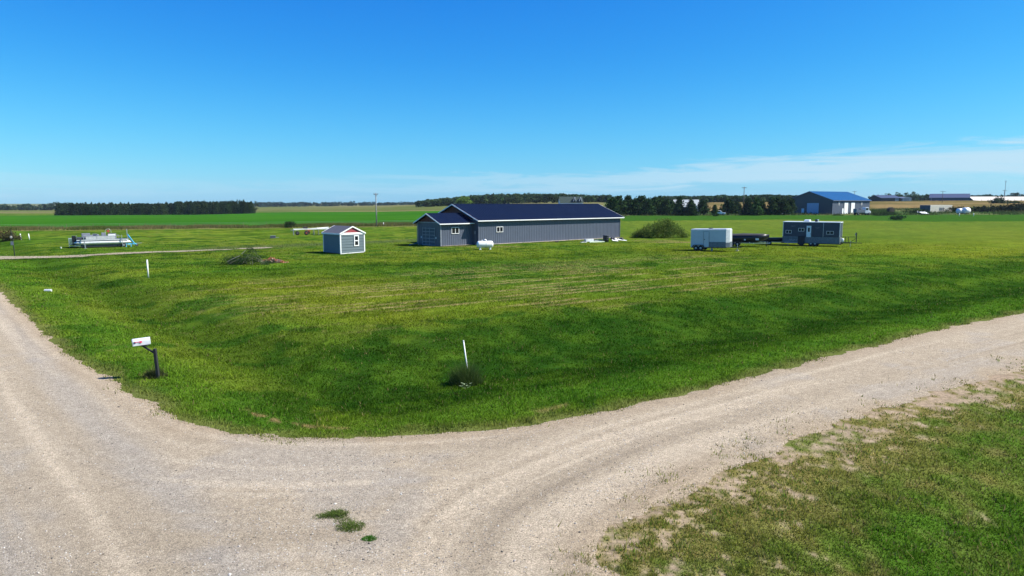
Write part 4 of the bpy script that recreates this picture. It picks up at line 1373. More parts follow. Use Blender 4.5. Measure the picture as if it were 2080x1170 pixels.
def small_shed():
    x, y, z = G(692, 516.5)
    t = thing('garden_shed', 'small blue grey shed with red gable, white trim and shingle roof', 'shed', (x, y, z), R(45))
    w, l, ze, zr = 3.05, 3.55, 2.24, 2.94      # gable end faces the camera side: x along the front, y back
    m = MB()
    # walls with lapped boards, ridge along y
    m.add([(0, 0, .1), (w, 0, .1), (w, l, .1), (0, l, .1), (0, 0, ze), (w, 0, ze), (w, l, ze), (0, l, ze), (w / 2, 0, zr), (w / 2, l, zr)],
          [(0, 1, 5, 8, 4), (1, 2, 6, 5), (2, 3, 7, 9, 6), (3, 0, 4, 7)])
    k = 7; st = (ze - .1) / k
    for i in range(k):
        z0 = .1 + i * st
        m.prism([(0, -.045, z0 + .02), (0, -.004, z0 + .02), (0, -.004, z0 + st - .03), (0, -.008, z0 + st - .03)], (w, 0, 0))
        m.prism([(w + .035, 0, z0), (w + .004, 0, z0), (w + .004, 0, z0 + st - .02), (w + .008, 0, z0 + st - .02)][::-1], (0, l, 0))
        m.prism([(-.035, 0, z0), (-.004, 0, z0), (-.004, 0, z0 + st - .02), (-.008, 0, z0 + st - .02)], (0, l, 0))
    m.build('wall', M['shed'], t)
    m = MB()
    m.prism([(.2, -.004, ze + .05), (w - .2, -.004, ze + .05), (w / 2, -.004, zr - .03)], (0, -.03, 0))
    for i in range(1, 4):
        zz = ze + .05 + i * .17; hw = (zr - zz) / (zr - ze) * w / 2 - .12
        if hw > 0: m.box(w / 2 - hw, w / 2 + hw, -.045, -.035, zz, zz + .015)
    m.build('gable', M['red'], t)
    m = MB(); oh = .13; sl = (zr - ze) / (w / 2)
    for s in (-1, 1):
        xe = -oh if s < 0 else w + oh
        m.prism([(xe, -oh, ze - sl * oh + .02), (w / 2, -oh, zr + .02), (w / 2, -oh, zr + .10), (xe, -oh, ze - sl * oh + .10)], (0, l + 2 * oh, 0))
    m.build('roof', M['shingle'], t)
    m = MB()
    for s in (-1, 1):
        xe = -oh if s < 0 else w + oh
        for yy in (-oh - .035, l + oh + .003):
            m.prism([(xe - s * -.0, yy, ze - sl * oh - .03), (w / 2, yy, zr - .02), (w / 2, yy, zr + .12), (xe, yy, ze - sl * oh + .12)], (0, .032, 0))
    m.box(-.03, w + .03, -.075, -.046, ze - .13, ze + .10)      # frieze board
    m.box(-oh - .03, -oh - .002, -oh, l + oh, ze - sl * oh - .05, ze - sl * oh + .1)
    m.build('white_trim', M['white'], t)
    m = MB()
    m.box(-.05, .07, -.07, -.037, .0, ze - .14); m.box(w - .07, w + .05, -.07, -.037, .15, ze - .14)
    m.box(-.055, -.037, l - .1, l, .1, ze - .05); m.box(-.06, -.0385, -.065, .06, .1, ze - .1)
    each(m, 'corner_board', M['white'], t)
    m = MB(); m.box(-.058, -.0375, .061, l - .1, ze - .26, ze - .08); m.build('side_frieze', M['shed'], t)
    m = MB(); m.prism([(.1, -.07, .02), (w - .1, -.07, .08), (w - .1, -.07, .15), (.1, -.07, .09)], (0, .03, 0)); m.build('skid', M['white'], t)
    m = MB()
    for i in range(3): m.box(.1 + i * 1.3, .3 + i * 1.3, .05, .25, -.05, .1)
    m.box(.02, w - .02, .05, l - .05, .05, .0995); each(m, 'foundation_block', M['wood'], t)
    win(t, (w * .655, -.04, 1.42), .62, 1.2, '-y', fw=.10, vertical=True, name='window')
    # battered corner
    m = MB(); m.prism([(-.05, -.08, .45), (-.05, -.08, .2), (.02, -.08, .05), (.0, -.08, .3)], (-.03, .1, 0)); m.build('loose_board', M['white'], t)


def propane_tank():
    x, y, z = G(985, 507)
    t = thing('propane_tank', 'white horizontal propane tank on the grass in front of the grey garage', 'tank', (x, y + .3, z), R(14))
    r = .42; prof = [(.03, -1.03)] + [(r * math.sin(a), -.78 - .25 * math.cos(a)) for a in np.linspace(.25, math.pi / 2, 6)] + \
        [(r * math.sin(a), .78 + .25 * math.cos(a)) for a in np.linspace(math.pi / 2, .25, 6)] + [(.03, 1.03)]
    m = MB(); m.lathe(prof, (0, 0, .62), 'x', 28); b = m.build('shell', M['tank'], t, True)
    m = MB(); m.lathe([(.17, 0), (.17, .12), (.13, .2), (.04, .23)], (.02, 0, 1.02), 'z', 18); m.build('dome', M['tank'], t, True)
    m = MB(); m.box(-.06, .07, -.19, -.172, 1.06, 1.14); m.build('dome_latch', M['drkgrey'], t)
    m = MB(); m.lathe([(r + .006, -.015), (r + .006, .015)], (.06, 0, .62), 'x', 28); m.build('weld_band', M['greymetal'], t)
    m = MB(); m.tube((-.35, 0, 1.02), (-.35, 0, 1.2), .035); m.build('valve', M['tank'], t)
    for X in (-.62, .62):
        m = MB(); m.box(X - .06, X + .06, -.3, -.18, -.02, .32); m.box(X - .06, X + .06, .18, .3, -.02, .32); m.box(X - .06, X + .06, -.18, .18, .12, .2)
        m.box(X - .12, X + .12, -.36, -.12, -.03, .05)
        m.build('leg', M['tank'], t)


def mailbox():
    x, y, z = G(320, 769)
    t = thing('mailbox', 'white metal mailbox on a leaning arm and black post beside the gravel road', 'mailbox', (x, y, z), 0)
    # black post leaning slightly to the left
    MB().bar((.03, 0, -.1), (-.03, 0, .98), .09, .09).build('post', M['blackpost'], t, bevel=.012)
    MB().bar((-.05, 0, .84), (-.42, -.04, 1.10), .05, .05).build('arm', M['blackpost'], t)
    MB().box(-.61, -.2, -.14, .04, 1.095, 1.12).build('bracket', M['blackpost'], t).rotation_euler = (0, 0, 0)
    # box: axis from the door end (left, nearer) to the back end (right)
    e = bpy.data.objects.new('box_body', None)
    w, h, L = .19, .22, .50
    prof = [(-w / 2, 0), (w / 2, 0), (w / 2, h * .5)] + [(w / 2 * math.cos(a), h * .5 + h * .5 * math.sin(a)) for a in np.linspace(.25, math.pi - .25, 9)] + [(-w / 2, h * .5)]
    A_ = Matrix.Translation((-.40, -.05, 1.12)) @ Matrix.Rotation(R(26), 4, 'Z') @ Matrix.Rotation(R(-4), 4, 'Y')
    m = MB(); m.loft([[A_ @ Vector((-L / 2 + .012, p[0], p[1])) for p in prof], [A_ @ Vector((L / 2, p[0], p[1])) for p in prof]])
    bd = m.build('box', mat('white_mailbox_metal', (.66, .70, .74), .35, .1, .06, 6, dirt=.15), t)
    prof2 = [(p[0] * 1.05, p[1] * 1.03 - .003) for p in prof]
    m = MB(); m.loft([[A_ @ Vector((-L / 2 - .012, p[0], p[1])) for p in prof2], [A_ @ Vector((-L / 2 + .012, p[0], p[1])) for p in prof2]])
    dr = m.build('door', M['steel'], bd)
    m = MB(); m.bar(A_ @ Vector((-L / 2 - .03, 0, h * .85)), A_ @ Vector((-L / 2 - .012, 0, h * .85)), .05, .02); m.build('door_tab', M['steel'], dr)
    # lowered red flag on the near side with its dark pivot plate
    m = MB(); yy = -w / 2 - .012
    m.prism([A_ @ Vector((p[0], yy, p[1])) for p in [(-.19 + .035 * math.cos(a), .105 + .035 * math.sin(a)) for a in np.linspace(0, 5.5, 8)]], (A_.to_3x3() @ Vector((0, .01, 0))))
    m.build('flag_pivot', M['drk'], bd)
    m = MB(); m.prism([A_ @ Vector(p) for p in [(-.19, yy - .004, .112), (-.02, yy - .004, .112), (-.02, yy - .004, .128), (-.19, yy - .004, .128)]], A_.to_3x3() @ Vector((0, .003, 0)))
    m.prism([A_ @ Vector(p) for p in [(-.05, yy - .008, .085), (-.03, yy - .008, .075), (-.01, yy - .008, .085), (.02, yy - .008, .085), (.02, yy - .008, .135), (-.01, yy - .008, .135), (-.03, yy - .008, .145), (-.05, yy - .008, .135)]], A_.to_3x3() @ Vector((0, .003, 0)))
    m.build('flag', M['pinkred'], bd)


def stake(name, label, px, py, toppx, toppy, r, group=None, m_=None):
    x, y, z = G(px, py)
    hgt_ = (py - toppy) * y / F * 1.0
    dx = (toppx - px) * y / F
    t = thing(name, label, 'marker post', (x, y, z), 0, group)
    MB().tube((0, 0, -.1), (dx, 0, hgt_), r, r, 12).build('pipe', m_ or M['plastic'], t, True)
    MB().tube((dx, 0, hgt_), (dx * 1.02, 0, hgt_ + .03), r * 1.15, r * 1.1, 12).build('cap', m_ or M['plastic'], t, True)
    return t


def wheel(parent, c, r=.33, w=.2, ax='y', rimm=None):
    o = MB().lathe([(r * .62, -w / 2), (r * .93, -w / 2), (r, -w * .3), (r, w * .3), (r * .93, w / 2), (r * .62, w / 2)], c, ax, 22).build('wheel', M['rubber'], parent, True)
    MB().lathe([(.03, -w * .53), (r * .3, -w * .53), (r * .6, -w * .4), (r * .6, w * .4), (r * .3, w * .53), (.03, w * .53)], c, ax, 16).build('rim', rimm or M['steel'], o, True)
    return o


def cargo_trailer():
    x, y, z = G(1403, 509)
    t = thing('cargo_trailer', 'white enclosed cargo trailer with dark stone guard and side door', 'trailer', (x, y, z), R(-30))
    L, Wd, z0, z1 = 4.4, 1.95, .42, 2.55
    tilt = R(-2.0)
    def P(pts): return pts
    prof = [(0, 0), (L - .35, 0), (L, .35), (L, Wd - .35), (L - .35, Wd), (0, Wd)]
    m = MB(); m.loft([[(a, b, zz) for a, b in prof] for zz in (z0, z1 - .12)] + [[(min(max(a, .06), L - .1), min(max(b, .08), Wd - .08), z1) for a, b in prof]])
    b = m.build('body', M['trailer_skin'], t, False)
    # rounded nose cap
    m = MB(); m.loft([[(L - .36, -.015, zz), (L - .33, -.02, zz), (L + .015, .34, zz), (L + .015, .42, zz), (L - .02, .42, zz), (L - .36, .02, zz)] for zz in (z0 + .55, z1 - .05)])
    m.build('nose_trim', M['alu'], t)
    # roof cap rail
    m = MB(); m.box(0, L - .3, -.02, -.003, z1 - .2, z1 - .1); m.build('roof_rail', M['alu'], t)
    m = MB(); m.box(2.05, L - .36, -.018, -.004, z0 + .0, z0 + .62); m.prism([(L - .345, -.02, z0), (L + .02, .345, z0), (L + .02, Wd - .345, z0), (L - .0, Wd - .345, z0), (L - .0, .36, z0), (L - .36, -.003, z0)], (0, 0, .62))
    m.build('stone_guard', M['treadplate'], t)
    d = panel(t, 'side_door', 1.52, 2.12, -.03, -.004, z0 + .05, z1 - .32, M['trailer_skin'])
    m = MB()
    for a, b2, c, e in ((1.49, 1.515, z0 + .03, z1 - .3), (2.125, 2.15, z0 + .03, z1 - .3)): m.box(a, b2, -.035, -.005, c, e)
    m.box(1.515, 2.125, -.035, -.005, z1 - .315, z1 - .295); m.build('door_frame', M['drkgrey'], t)
    MB().box(1.56, 1.66, -.06, -.031, 1.28, 1.36).build('door_handle', M['black'], d)
    for i, X in enumerate((.62, 1.18)):
        wheel(t, (X, .02, .31), .31, .2)
        wheel(t, (X, Wd - .02, .31), .31, .2)
    m = MB()
    fp = [(.2, .42), (.27, .62), (.42, .70), (1.38, .70), (1.53, .62), (1.6, .42), (1.52, .42), (1.46, .58), (1.35, .64), (.45, .64), (.34, .58), (.28, .42)]
    m.prism([(a, -.16, b_) for a, b_ in fp], (0, .158, 0)); m.build('fender', M['black'], t)
    m = MB(); m.bar((L, Wd / 2 - .5, .38), (L + 1.2, Wd / 2, .38), .08); m.bar((L, Wd / 2 + .5, .38), (L + 1.2, Wd / 2, .38), .08)
    m.box(.05, L - .3, .1, .2, .33, .419); m.box(.05, L - .3, Wd - .2, Wd - .1, .33, .419)
    m.build('tongue', M['black'], t)
    m = MB(); m.tube((L + .75, Wd / 2, .08), (L + .75, Wd / 2, .85), .035); each(m, 'jack', M['steel'], t)
    panel(t, 'jack_block', L + .6, L + .9, Wd / 2 - .15, Wd / 2 + .15, -.02, .08, M['palewood'])
    m = MB(); m.box(1.9, 2.3, .7, 1.1, z1 + .002, z1 + .1); m.build('roof_vent', M['black'], t)
    m = MB(); m.box(2.35, 2.5, .1, .3, .0, .3); m.build('step', M['greymetal'], t)
    t.rotation_euler = (0, tilt * .6, R(-30))


def hull_secs(L, beam, z0, depth, n=9, bow=.5):
    S = []
    for i in range(n):
        u = i / (n - 1)
        bw = beam / 2 * (1 - max(0, (u - bow) / (1 - bow)) ** 2.2 * .96)
        sh = z0 + depth * (1 + .18 * u * u); kl = z0 + depth * .75 * max(0, (u - .6) / .4) ** 2
        X = u * L
        S.append([(X, -bw, sh), (X, -bw * .92, kl + (sh - kl) * .45), (X, -bw * .55, kl + (sh - kl) * .1), (X, 0, kl), (X, bw * .55, kl + (sh - kl) * .1), (X, bw * .92, kl + (sh - kl) * .45), (X, bw, sh), (X, 0, sh + .03)])
    return S


def dark_boats():
    x, y, z = G(1479, 502)
    t = thing('covered_boat', 'long black covered boat on a trailer right behind the white cargo trailer', 'boat', (x, y + 3.0, z), R(-22))
    m = MB(); m.loft(hull_secs(5.9, 1.9, .40, 1.0, bow=.82)); m.build('hull', M['black'], t, True)
    m = MB()
    S = []
    for i, u in enumerate(np.linspace(0, .96, 7)):
        bw = 1.0 * (1 - max(0, (u - .75) / .25) ** 2.2 * .9); zz = 1.38 + .14 * u
        hh = [.16, .24, .17, .24, .20, .18, .14][i]
        S.append([(u * 5.7, -bw, zz), (u * 5.7, -bw * .6, zz + hh * .8), (u * 5.7, 0, zz + hh), (u * 5.7, bw * .6, zz + hh * .8), (u * 5.7, bw, zz), (u * 5.7, 0, zz - .02)])
    m.loft(S); m.build('cover', mat('black_canvas', (.018, .018, .024), .8, 0, .3, 4), t)
    m = MB(); m.box(-.1, 4.9, -.62, -.52, .42, .5); m.box(-.1, 4.9, .52, .62, .42, .5); m.bar((4.6, -.55, .46), (6.0, 0, .46), .08); m.bar((4.6, .55, .46), (6.0, 0, .46), .08)
    tr = m.build('boat_trailer', M['steel'], t)
    m = MB(); m.tube((5.6, 0, .0), (5.6, 0, .9), .05); each(m, 'jack', M['black'], t)
    MB().bar((5.2, 0, .46), (5.15, 0, 1.2), .08).build('winch_post', M['black'], t)
    for X in (1.4, 2.1):
        for Y in (-.85, .85): wheel(t, (X, Y, .3), .3, .2, 'y', M['greymetal'])
    m = MB(); m.box(4.3, 4.7, -1.05, -1.03, .86, 1.10); m.build('number_plate', M['white_metal'], t)
    m = MB(); m.box(2.9, 3.1, -1.03, -1.01, .8, .98); m.tube((3.6, -.95, .55), (3.6, -1.05, .55), .06); m.tube((4.1, -.9, .47), (4.1, -1.0, .47), .06)
    each(m, 'marker_light', M['plastic'], t)
    m = MB(); m.bar((4.7, -.3, 1.55), (5.05, -.15, 1.40), .12, .06); m.build('bow_fitting', M['alu'], t)
    m = MB(); m.box(-.55, -.02, -.2, .2, .95, 1.55); m.prism([(-.4, -.06, .35), (-.15, -.06, .35), (-.1, -.06, .95), (-.4, -.06, .95)], (0, .12, 0)); m.build('outboard_motor', M['black'], t, bevel=.05)
    m = MB(); m.box(1.0, 2.6, -1.0, -.72, .62, .68); m.build('fender', M['black'], t)
    x, y, z = G(1560, 497)
    t = thing('black_skiff', 'low black pointed boat between the covered boat and the dark camper', 'boat', (x - .9, y + .6, z), R(-14))
    m = MB(); m.loft(hull_secs(3.6, 1.25, .36, .55)); m.build('hull', M['black'], t, True)
    m = MB(); m.box(-.2, 4.4, -.45, -.37, .34, .42); m.box(-.2, 4.4, .37, .45, .34, .42); m.bar((4.3, 0, .38), (4.9, 0, .38), .07)
    m.build('boat_trailer', M['steel'], t)
    for Y in (-.62, .62): wheel(t, (1.2, Y, .25), .25, .15)


def camper():
    x, y, z = G(1589, 498)
    t = thing('fish_house_camper', 'dark two tone camper with grey lower skirt, white door and rooftop unit', 'camper', (x, y, z), R(-32))
    L, Wd, z0, z1, zb = 6.9, 2.4, .38, 3.05, 1.22
    m = MB(); m.box(0, L, 0, Wd, zb, z1); m.build('body', M['camper'], t, bevel=.05)
    m = MB(); m.box(-.012, L + .012, -.014, Wd + .014, z0, zb); m.build('lower_skirt', M['treadplate'], t)
    m = MB(); m.box(-.06, L + .06, -.05, Wd + .05, z1 + .002, z1 + .10); m.build('roof', M['white_metal'], t, bevel=.03)
    m = MB()
    for X, Y in ((-.02, -.02), (L - .06, -.02), (L - .06, Wd - .06)): m.box(X, X + .08, Y, Y + .08, zb + .002, z1 - .001)
    m.box(4.92, 4.96, -.018, -.003, zb + .002, z1 - .001)
    each(m, 'corner_trim', M['alu'], t)
    for X, Z in ((.72, 1.80), (2.28, 2.10), (5.75, 1.78)): win(t, (X, -.003, Z), .72 if X < 3 else .85, .42, '-y', fw=.035)
    d = panel(t, 'door', 2.92, 3.48, -.05, -.016, zb - .06, z1 - .42, M['white_metal'])
    panel(d, 'door_window', 3.09, 3.32, -.06, -.0505, 1.85, 2.38, M['glass'])
    MB().box(3.38, 3.44, -.075, -.051, 1.55, 1.62).build('door_handle', M['black'], d)
    m = MB(); m.box(2.45, 3.2, .55, 1.45, z1 + .102, z1 + .36); ac = m.build('rooftop_unit', M['white_metal'], t, bevel=.12)
    m = MB(); m.box(3.78, 4.12, .5, .85, z1 + .102, z1 + .42); m.build('roof_vent', M['black'], t, bevel=.06)
    m = MB(); m.box(4.0, 4.25, .52, .7, z1 + .25, z1 + .4); m.build('vent_hood', M['alu'], t)
    m = MB(); m.box(1.95, 2.75, -.20, -.016, .18, 1.25); m.build('wheel_cover', M['darkwall'], t)
    for X in (2.35, 3.5, 4.0): wheel(t, (X, .1 if X > 3 else -.05, .3), .3, .2)
    for X in (3.5, 4.0): wheel(t, (X, Wd - .1, .3), .3, .2)
    m = MB(); m.box(-.2, L + .2, .2, .3, .28, .379); m.box(-.2, L + .2, Wd - .3, Wd - .2, .28, .379)
    m.bar((L, .5, .5), (L + 1.9, Wd / 2, .5), .09); m.bar((L, Wd - .5, .5), (L + 1.9, Wd / 2, .5), .09); m.bar((L + 1.8, Wd / 2, .5), (L + 2.5, Wd / 2, .5), .07)
    fr = m.build('tongue', M['black'], t)
    m = MB(); m.bar((L + .05, Wd / 2 - .35, 1.25), (L + 1.75, Wd / 2 - .35, 1.3), .05); m.bar((L + .6, Wd / 2 - .35, .5), (L + .6, Wd / 2 - .35, 1.25), .06)
    m.bar((L + .95, Wd / 2 - .35, .5), (L + .95, Wd / 2 - .35, 1.27), .06); m.bar((L + 1.85, Wd / 2 - .3, .6), (L + 1.85, Wd / 2 - .3, 1.85), .1)
    m.bar((L + 1.2, Wd / 2 - .3, .6), (L + 1.8, Wd / 2 - .3, 1.1), .05)
    m.build('front_rack', M['black'], t)
    m = MB(); m.tube((L + 1.15, Wd / 2, .0), (L + 1.15, Wd / 2, .75), .04); m.tube((.7, .0, .0), (.7, .0, .5), .03); each(m, 'jack', M['steel'], t)
    m = MB(); m.lathe([(.05, 0), (.17, .05), (.18, .4), (.12, .5), (.05, .52)], (L + .28, Wd / 2 - .55, .56), 'z', 14); m.build('gas_bottle', M['tank'], t, True)
    m = MB(); m.box(L + 1.7, L + 1.8, Wd / 2 - .45, Wd / 2 - .3, 1.45, 1.75); each(m, 'marker_light', M['greymetal'], t)
    # side lettering strokes: faint pale script without readable letters
    m = MB(); rr = random.Random(2)
    px_ = 1.1
    pts = [(1.0, 2.50), (1.08, 2.62), (1.16, 2.48), (1.22, 2.64), (1.32, 2.50), (1.38, 2.60), (1.46, 2.52), (1.58, 2.64)]
    for a, b in zip(pts[:-1], pts[1:]): m.bar((a[0], -.012, a[1]), (b[0], -.012, b[1]), .012, .02)
    for k in range(2): m.bar((3.95 + .12 * k, -.012, 2.42 - .12 * k), (4.55 - .1 * k, -.012, 2.42 - .12 * k), .012, .018)
    each(m, 'side_emblem', M['greymetal'], t)
    m = MB()
    for k in range(26):
        X = rr.uniform(.3, 1.8); Z = rr.uniform(.62, .80); m.bar((X, -.02, Z), (X + .1, -.02, Z + .03), .01, .015)
    each(m, 'skirt_graphic', M['alu'], t)
    panel(t, 'skirt_rail', .25, 2.0, -.05, -.018, .38, .43, M['white_metal'])


def pontoon():
    x, y, z = G(152, 505)
    t = thing('pontoon_boat', 'silver pontoon boat with grey seats parked on the grass', 'boat', (x, y, z + .0), R(33))
    L = 6.6
    for Y in (.25, 2.1):
        m = MB(); m.lathe([(.03, -.1), (.15, .12), (.28, .5), (.30, .8), (.30, L - 1.1), (.26, L - .6), (.14, L - .15), (.03, L + .05)], (0, Y, .78), 'x', 18)
        m.build('pontoon_tube', M['alu'], t, True)
    m = MB(); m.box(.25, L - .3, -.05, 2.4, 1.1, 1.2); m.build('deck', M['drkgrey'], t)
    m = MB(); m.box(.25, L - .3, -.07, -.052, 1.08, 1.21); m.build('deck_trim', M['alu'], t)
    MB().box(.7, 5.6, .2, 1.8, .14, .50).build('understructure_shade', M['under_shade'], t)  # dark box standing in for understructure and the shadow beneath the boat
    t.scale = (.93, 1, .87)
    # fence panels
    for i, (a, b) in enumerate(((1.35, 2.55), (2.58, 3.78), (3.81, 4.75))):
        m = MB(); m.box(a, b, -.02, .0, 1.26, 1.68); m.build('fence_panel', M['panelgrey'], t)
    m = MB(); m.box(1.3, 5.3, -.03, .01, 1.69, 1.73); m.box(1.3, 5.3, 2.3, 2.34, 1.69, 1.73); m.box(1.3, 5.3, -.025, .005, 1.205, 1.245)
    for X in (1.28, 2.55, 3.78, 4.76, 5.3): m.box(X, X + .03, -.03, .01, 1.2, 1.7); m.box(X, X + .03, 2.3, 2.34, 1.2, 1.7)
    m.box(.3, .34, 0, 2.3, 1.69, 1.73)
    m.build('railing', M['greymetal'], t)
    for i, (a, b, yy, zh) in enumerate(((.9, 1.9, 1.3, 2.05), (3.2, 3.75, 1.2, 2.1), (1.0, 2.2, .1, 1.85), (4.0, 5.0, 1.6, 1.95))):
        m = MB(); m.box(a, b, yy, yy + .6, 1.202, 1.6); m.box(a, b, yy + .5, yy + .68, 1.6, zh); m.build('seat', M['vinyl'], t, bevel=.05)
    m = MB(); m.box(2.2, 2.9, .8, 1.3, 1.2, 1.9); m.box(2.1, 2.7, .7, 1.35, 1.902, 1.97); m.build('console', M['vinyl'], t, bevel=.04)
    m = MB(); m.box(3.9, 4.8, .15, .6, 1.7, 1.86); m.build('folded_cover', M['plastic'], t, bevel=.04)
    # rear motor end
    m = MB(); m.box(-.25, .25, .9, 1.4, .9, 1.75); m.prism([(-.2, 1.1, .4), (.05, 1.1, .4), (.1, 1.1, .9), (-.2, 1.1, .9)], (0, .12, 0)); m.build('outboard_motor', M['black'], t, bevel=.06)
    m = MB(); m.box(.3, 1.2, .2, 2.1, 1.21, 1.5); m.build('sun_deck', mat('dark_cushion', (.03, .035, .05), .6), t, bevel=.05)
    # lift frame posts
    m = MB(); m.bar((1.2, -.35, -.02), (1.05, -.35, 1.7), .09); m.bar((1.2, 2.7, 0), (1.2, 2.7, 1.7), .09); m.bar((5.55, -.2, 0.1), (5.5, -.2, 1.8), .07); m.bar((6.35, 1.2, .2), (6.25, 1.2, 2.6), .1)
    m.bar((1.2, -.35, .4), (1.2, 2.7, .4), .1); m.bar((5.6, -.35, .4), (5.6, 2.7, .4), .1)
    m.box(.0, 6.2, .2, .3, .33, .42); m.box(.0, 6.2, 2.05, 2.15, .33, .42); m.box(1.0, 1.4, -.5, -.2, -.02, .03)
    m.build('lift_frame', M['steel'], t)
    m = MB(); m.bar((6.3, .9, 1.8), (7.05, .5, .42), .12); m.bar((6.3, 1.5, 1.8), (7.05, 1.9, .42), .12); m.bar((5.8, .5, .4), (7.3, .9, .4), .13); m.bar((5.8, 1.8, .4), (7.3, 1.2, .4), .13)
    m.bar((6.0, .2, .02), (6.0, .2, .9), .12); m.bar((6.6, .2, .02), (6.6, .2, .5), .1)
    m.build('winch_frame', M['blue'], t)
    m = MB(); m.bar((7.3, 1.0, .45), (8.0, 1.0, .5), .06); m.build('hitch', M['steel'], t)
    wheel(t, (5.7, .1, .3), .3, .2); wheel(t, (1.0, .5, .25), .25, .2); wheel(t, (7.35, 1.0, .22), .2, .1)
    # hoop with red fan-like item
    m = MB(); m.path([(4.0 + .36 * math.cos(a), .9, 2.25 + .42 * math.sin(a)) for a in np.linspace(-.4, math.pi + .4, 14)], .015, 5); m.build('hoop', M['alu'], t)
    m = MB(); m.lathe([(.02, -.05), (.16, -.04), (.17, .04), (.02, .05)], (4.0, .85, 2.35), 'y', 14); m.tube((4.0, .85, 1.7), (4.0, .85, 2.25), .02); m.build('red_reel', M['redpaint'], t)


def cage_box():
    x, y, z = G(141, 503)
    t = thing('canopy_frame', 'grey green canvas box frame standing at the left end of the pontoon boat', 'frame', (x, y, z), R(33))
    m = MB(); m.box(.04, 1.05, .02, 1.2, .3, 1.0); m.build('canvas', M['teal'], t)
    m = MB()
    for X in (0, 1.06):
        for Y in (0, 1.2): m.bar((X, Y, 0 if X else -.02), (X, Y, 1.1), .045)
    m.bar((0, 0, 1.12), (1.1, 0, 1.18), .05); m.bar((0, 1.2, 1.12), (1.1, 1.2, 1.18), .05); m.bar((0, 0, 1.12), (0, 1.2, 1.12), .05); m.bar((1.06, 0, 1.14), (1.06, 1.2, 1.14), .05)
    m.box(.1, 1.0, .0, .02, .12, .2)
    m.build('frame', mat('pale_teal_metal', (.35, .45, .47), .5, .2), t)


def boat_hoist():
    x, y, z = G(597, 478)
    t = thing('boat_hoist', 'white boat hoist frame on old wheels behind the small shed', 'boat hoist', (x, y, z), R(20))
    m = MB(); m.box(-.0, 6.2, 0, .12, .97, 1.08); m.box(0, 6.2, 1.9, 2.02, .97, 1.08); m.box(3.9, 6.2, -.02, 2.02, 1.09, 1.13); m.bar((0, .5, .9), (6.0, 1.2, 1.3), .1)
    m.build('beam', M['plastic'], t)
    m = MB()
    for X in (.0, 3.4, 4.2, 5.2): m.bar((X, .05, -.02), (X, .05, .95), .07); m.bar((X, 1.95, -.02), (X, 1.95, .95), .07)
    m.bar((-.5, 0, .85), (.2, 0, .9), .06); m.bar((-.5, .9, .95), (0, .9, .95), .05)
    each(m, 'post', M['greymetal'], t)
    for X in (.6, 2.1):
        wheel(t, (X, .2, .36), .36, .24, 'y', M['redpaint'] if X > 1 else M['drkgrey'])
    m = MB(); m.box(1.9, 2.7, .3, 1.1, .2, .75); m.bar((1.8, .1, .95), (2.9, .4, .85), .12); m.build('engine', M['redpaint'], t, bevel=.04)
    m = MB(); m.box(1.6, 2.4, .6, 1.3, 1.14, 1.4); m.build('tarp', M['darkwall'], t, bevel=.05)
    x, y, z = G(555, 484)
    t = thing('grey_crate', 'small dark box with pale lid left on the lawn', 'crate', (x, y, z), R(20))
    m = MB(); m.box(-.45, .35, -.25, .25, 0, .34); m.build('box', M['drkgrey'], t, bevel=.02)
    m = MB(); m.box(-.4, .42, -.3, .3, .345, .4); m.build('lid', M['greymetal'], t, bevel=.015)
    m = MB(); m.bar((.35, 0, .15), (.9, .1, .12), .05); m.build('handle', M['greymetal'], t)


def utility_pole(px, py, top, label, arm=1.1, m_=None, group='utility poles', d=None, single=False):
    x, y, z = PD(px, d) if d else G(px, py)
    h = CAM_H + (HORIZ - top) * y / F - z
    t = thing('utility_pole', label, 'utility pole', (x, y, z), 0, group)
    MB().tube((0, 0, -.3), (0, 0, h), .16, .11, 10).build('pole', m_ or M['pole'], t, True)
    if not single:
        MB().bar((-arm, 0, h - .35), (arm, 0, h - .35), .11, .13).build('crossarm', m_ or M['pole'], t)
        for k in (-1, -.55, .55, 1):
            MB().lathe([(.03, 0), (.06, .05), (.05, .14), (.02, .16)], (arm * k * .95, 0, h - .28), 'z', 8).build('insulator', M['greymetal'], t)
        for sg in (-1, 1): MB().bar((sg * arm * .5, -.08, h - .4), (sg * .02, -.08, h - 1.0), .04).build('brace', M['greymetal'], t)
    return t, (x, y, z + h)


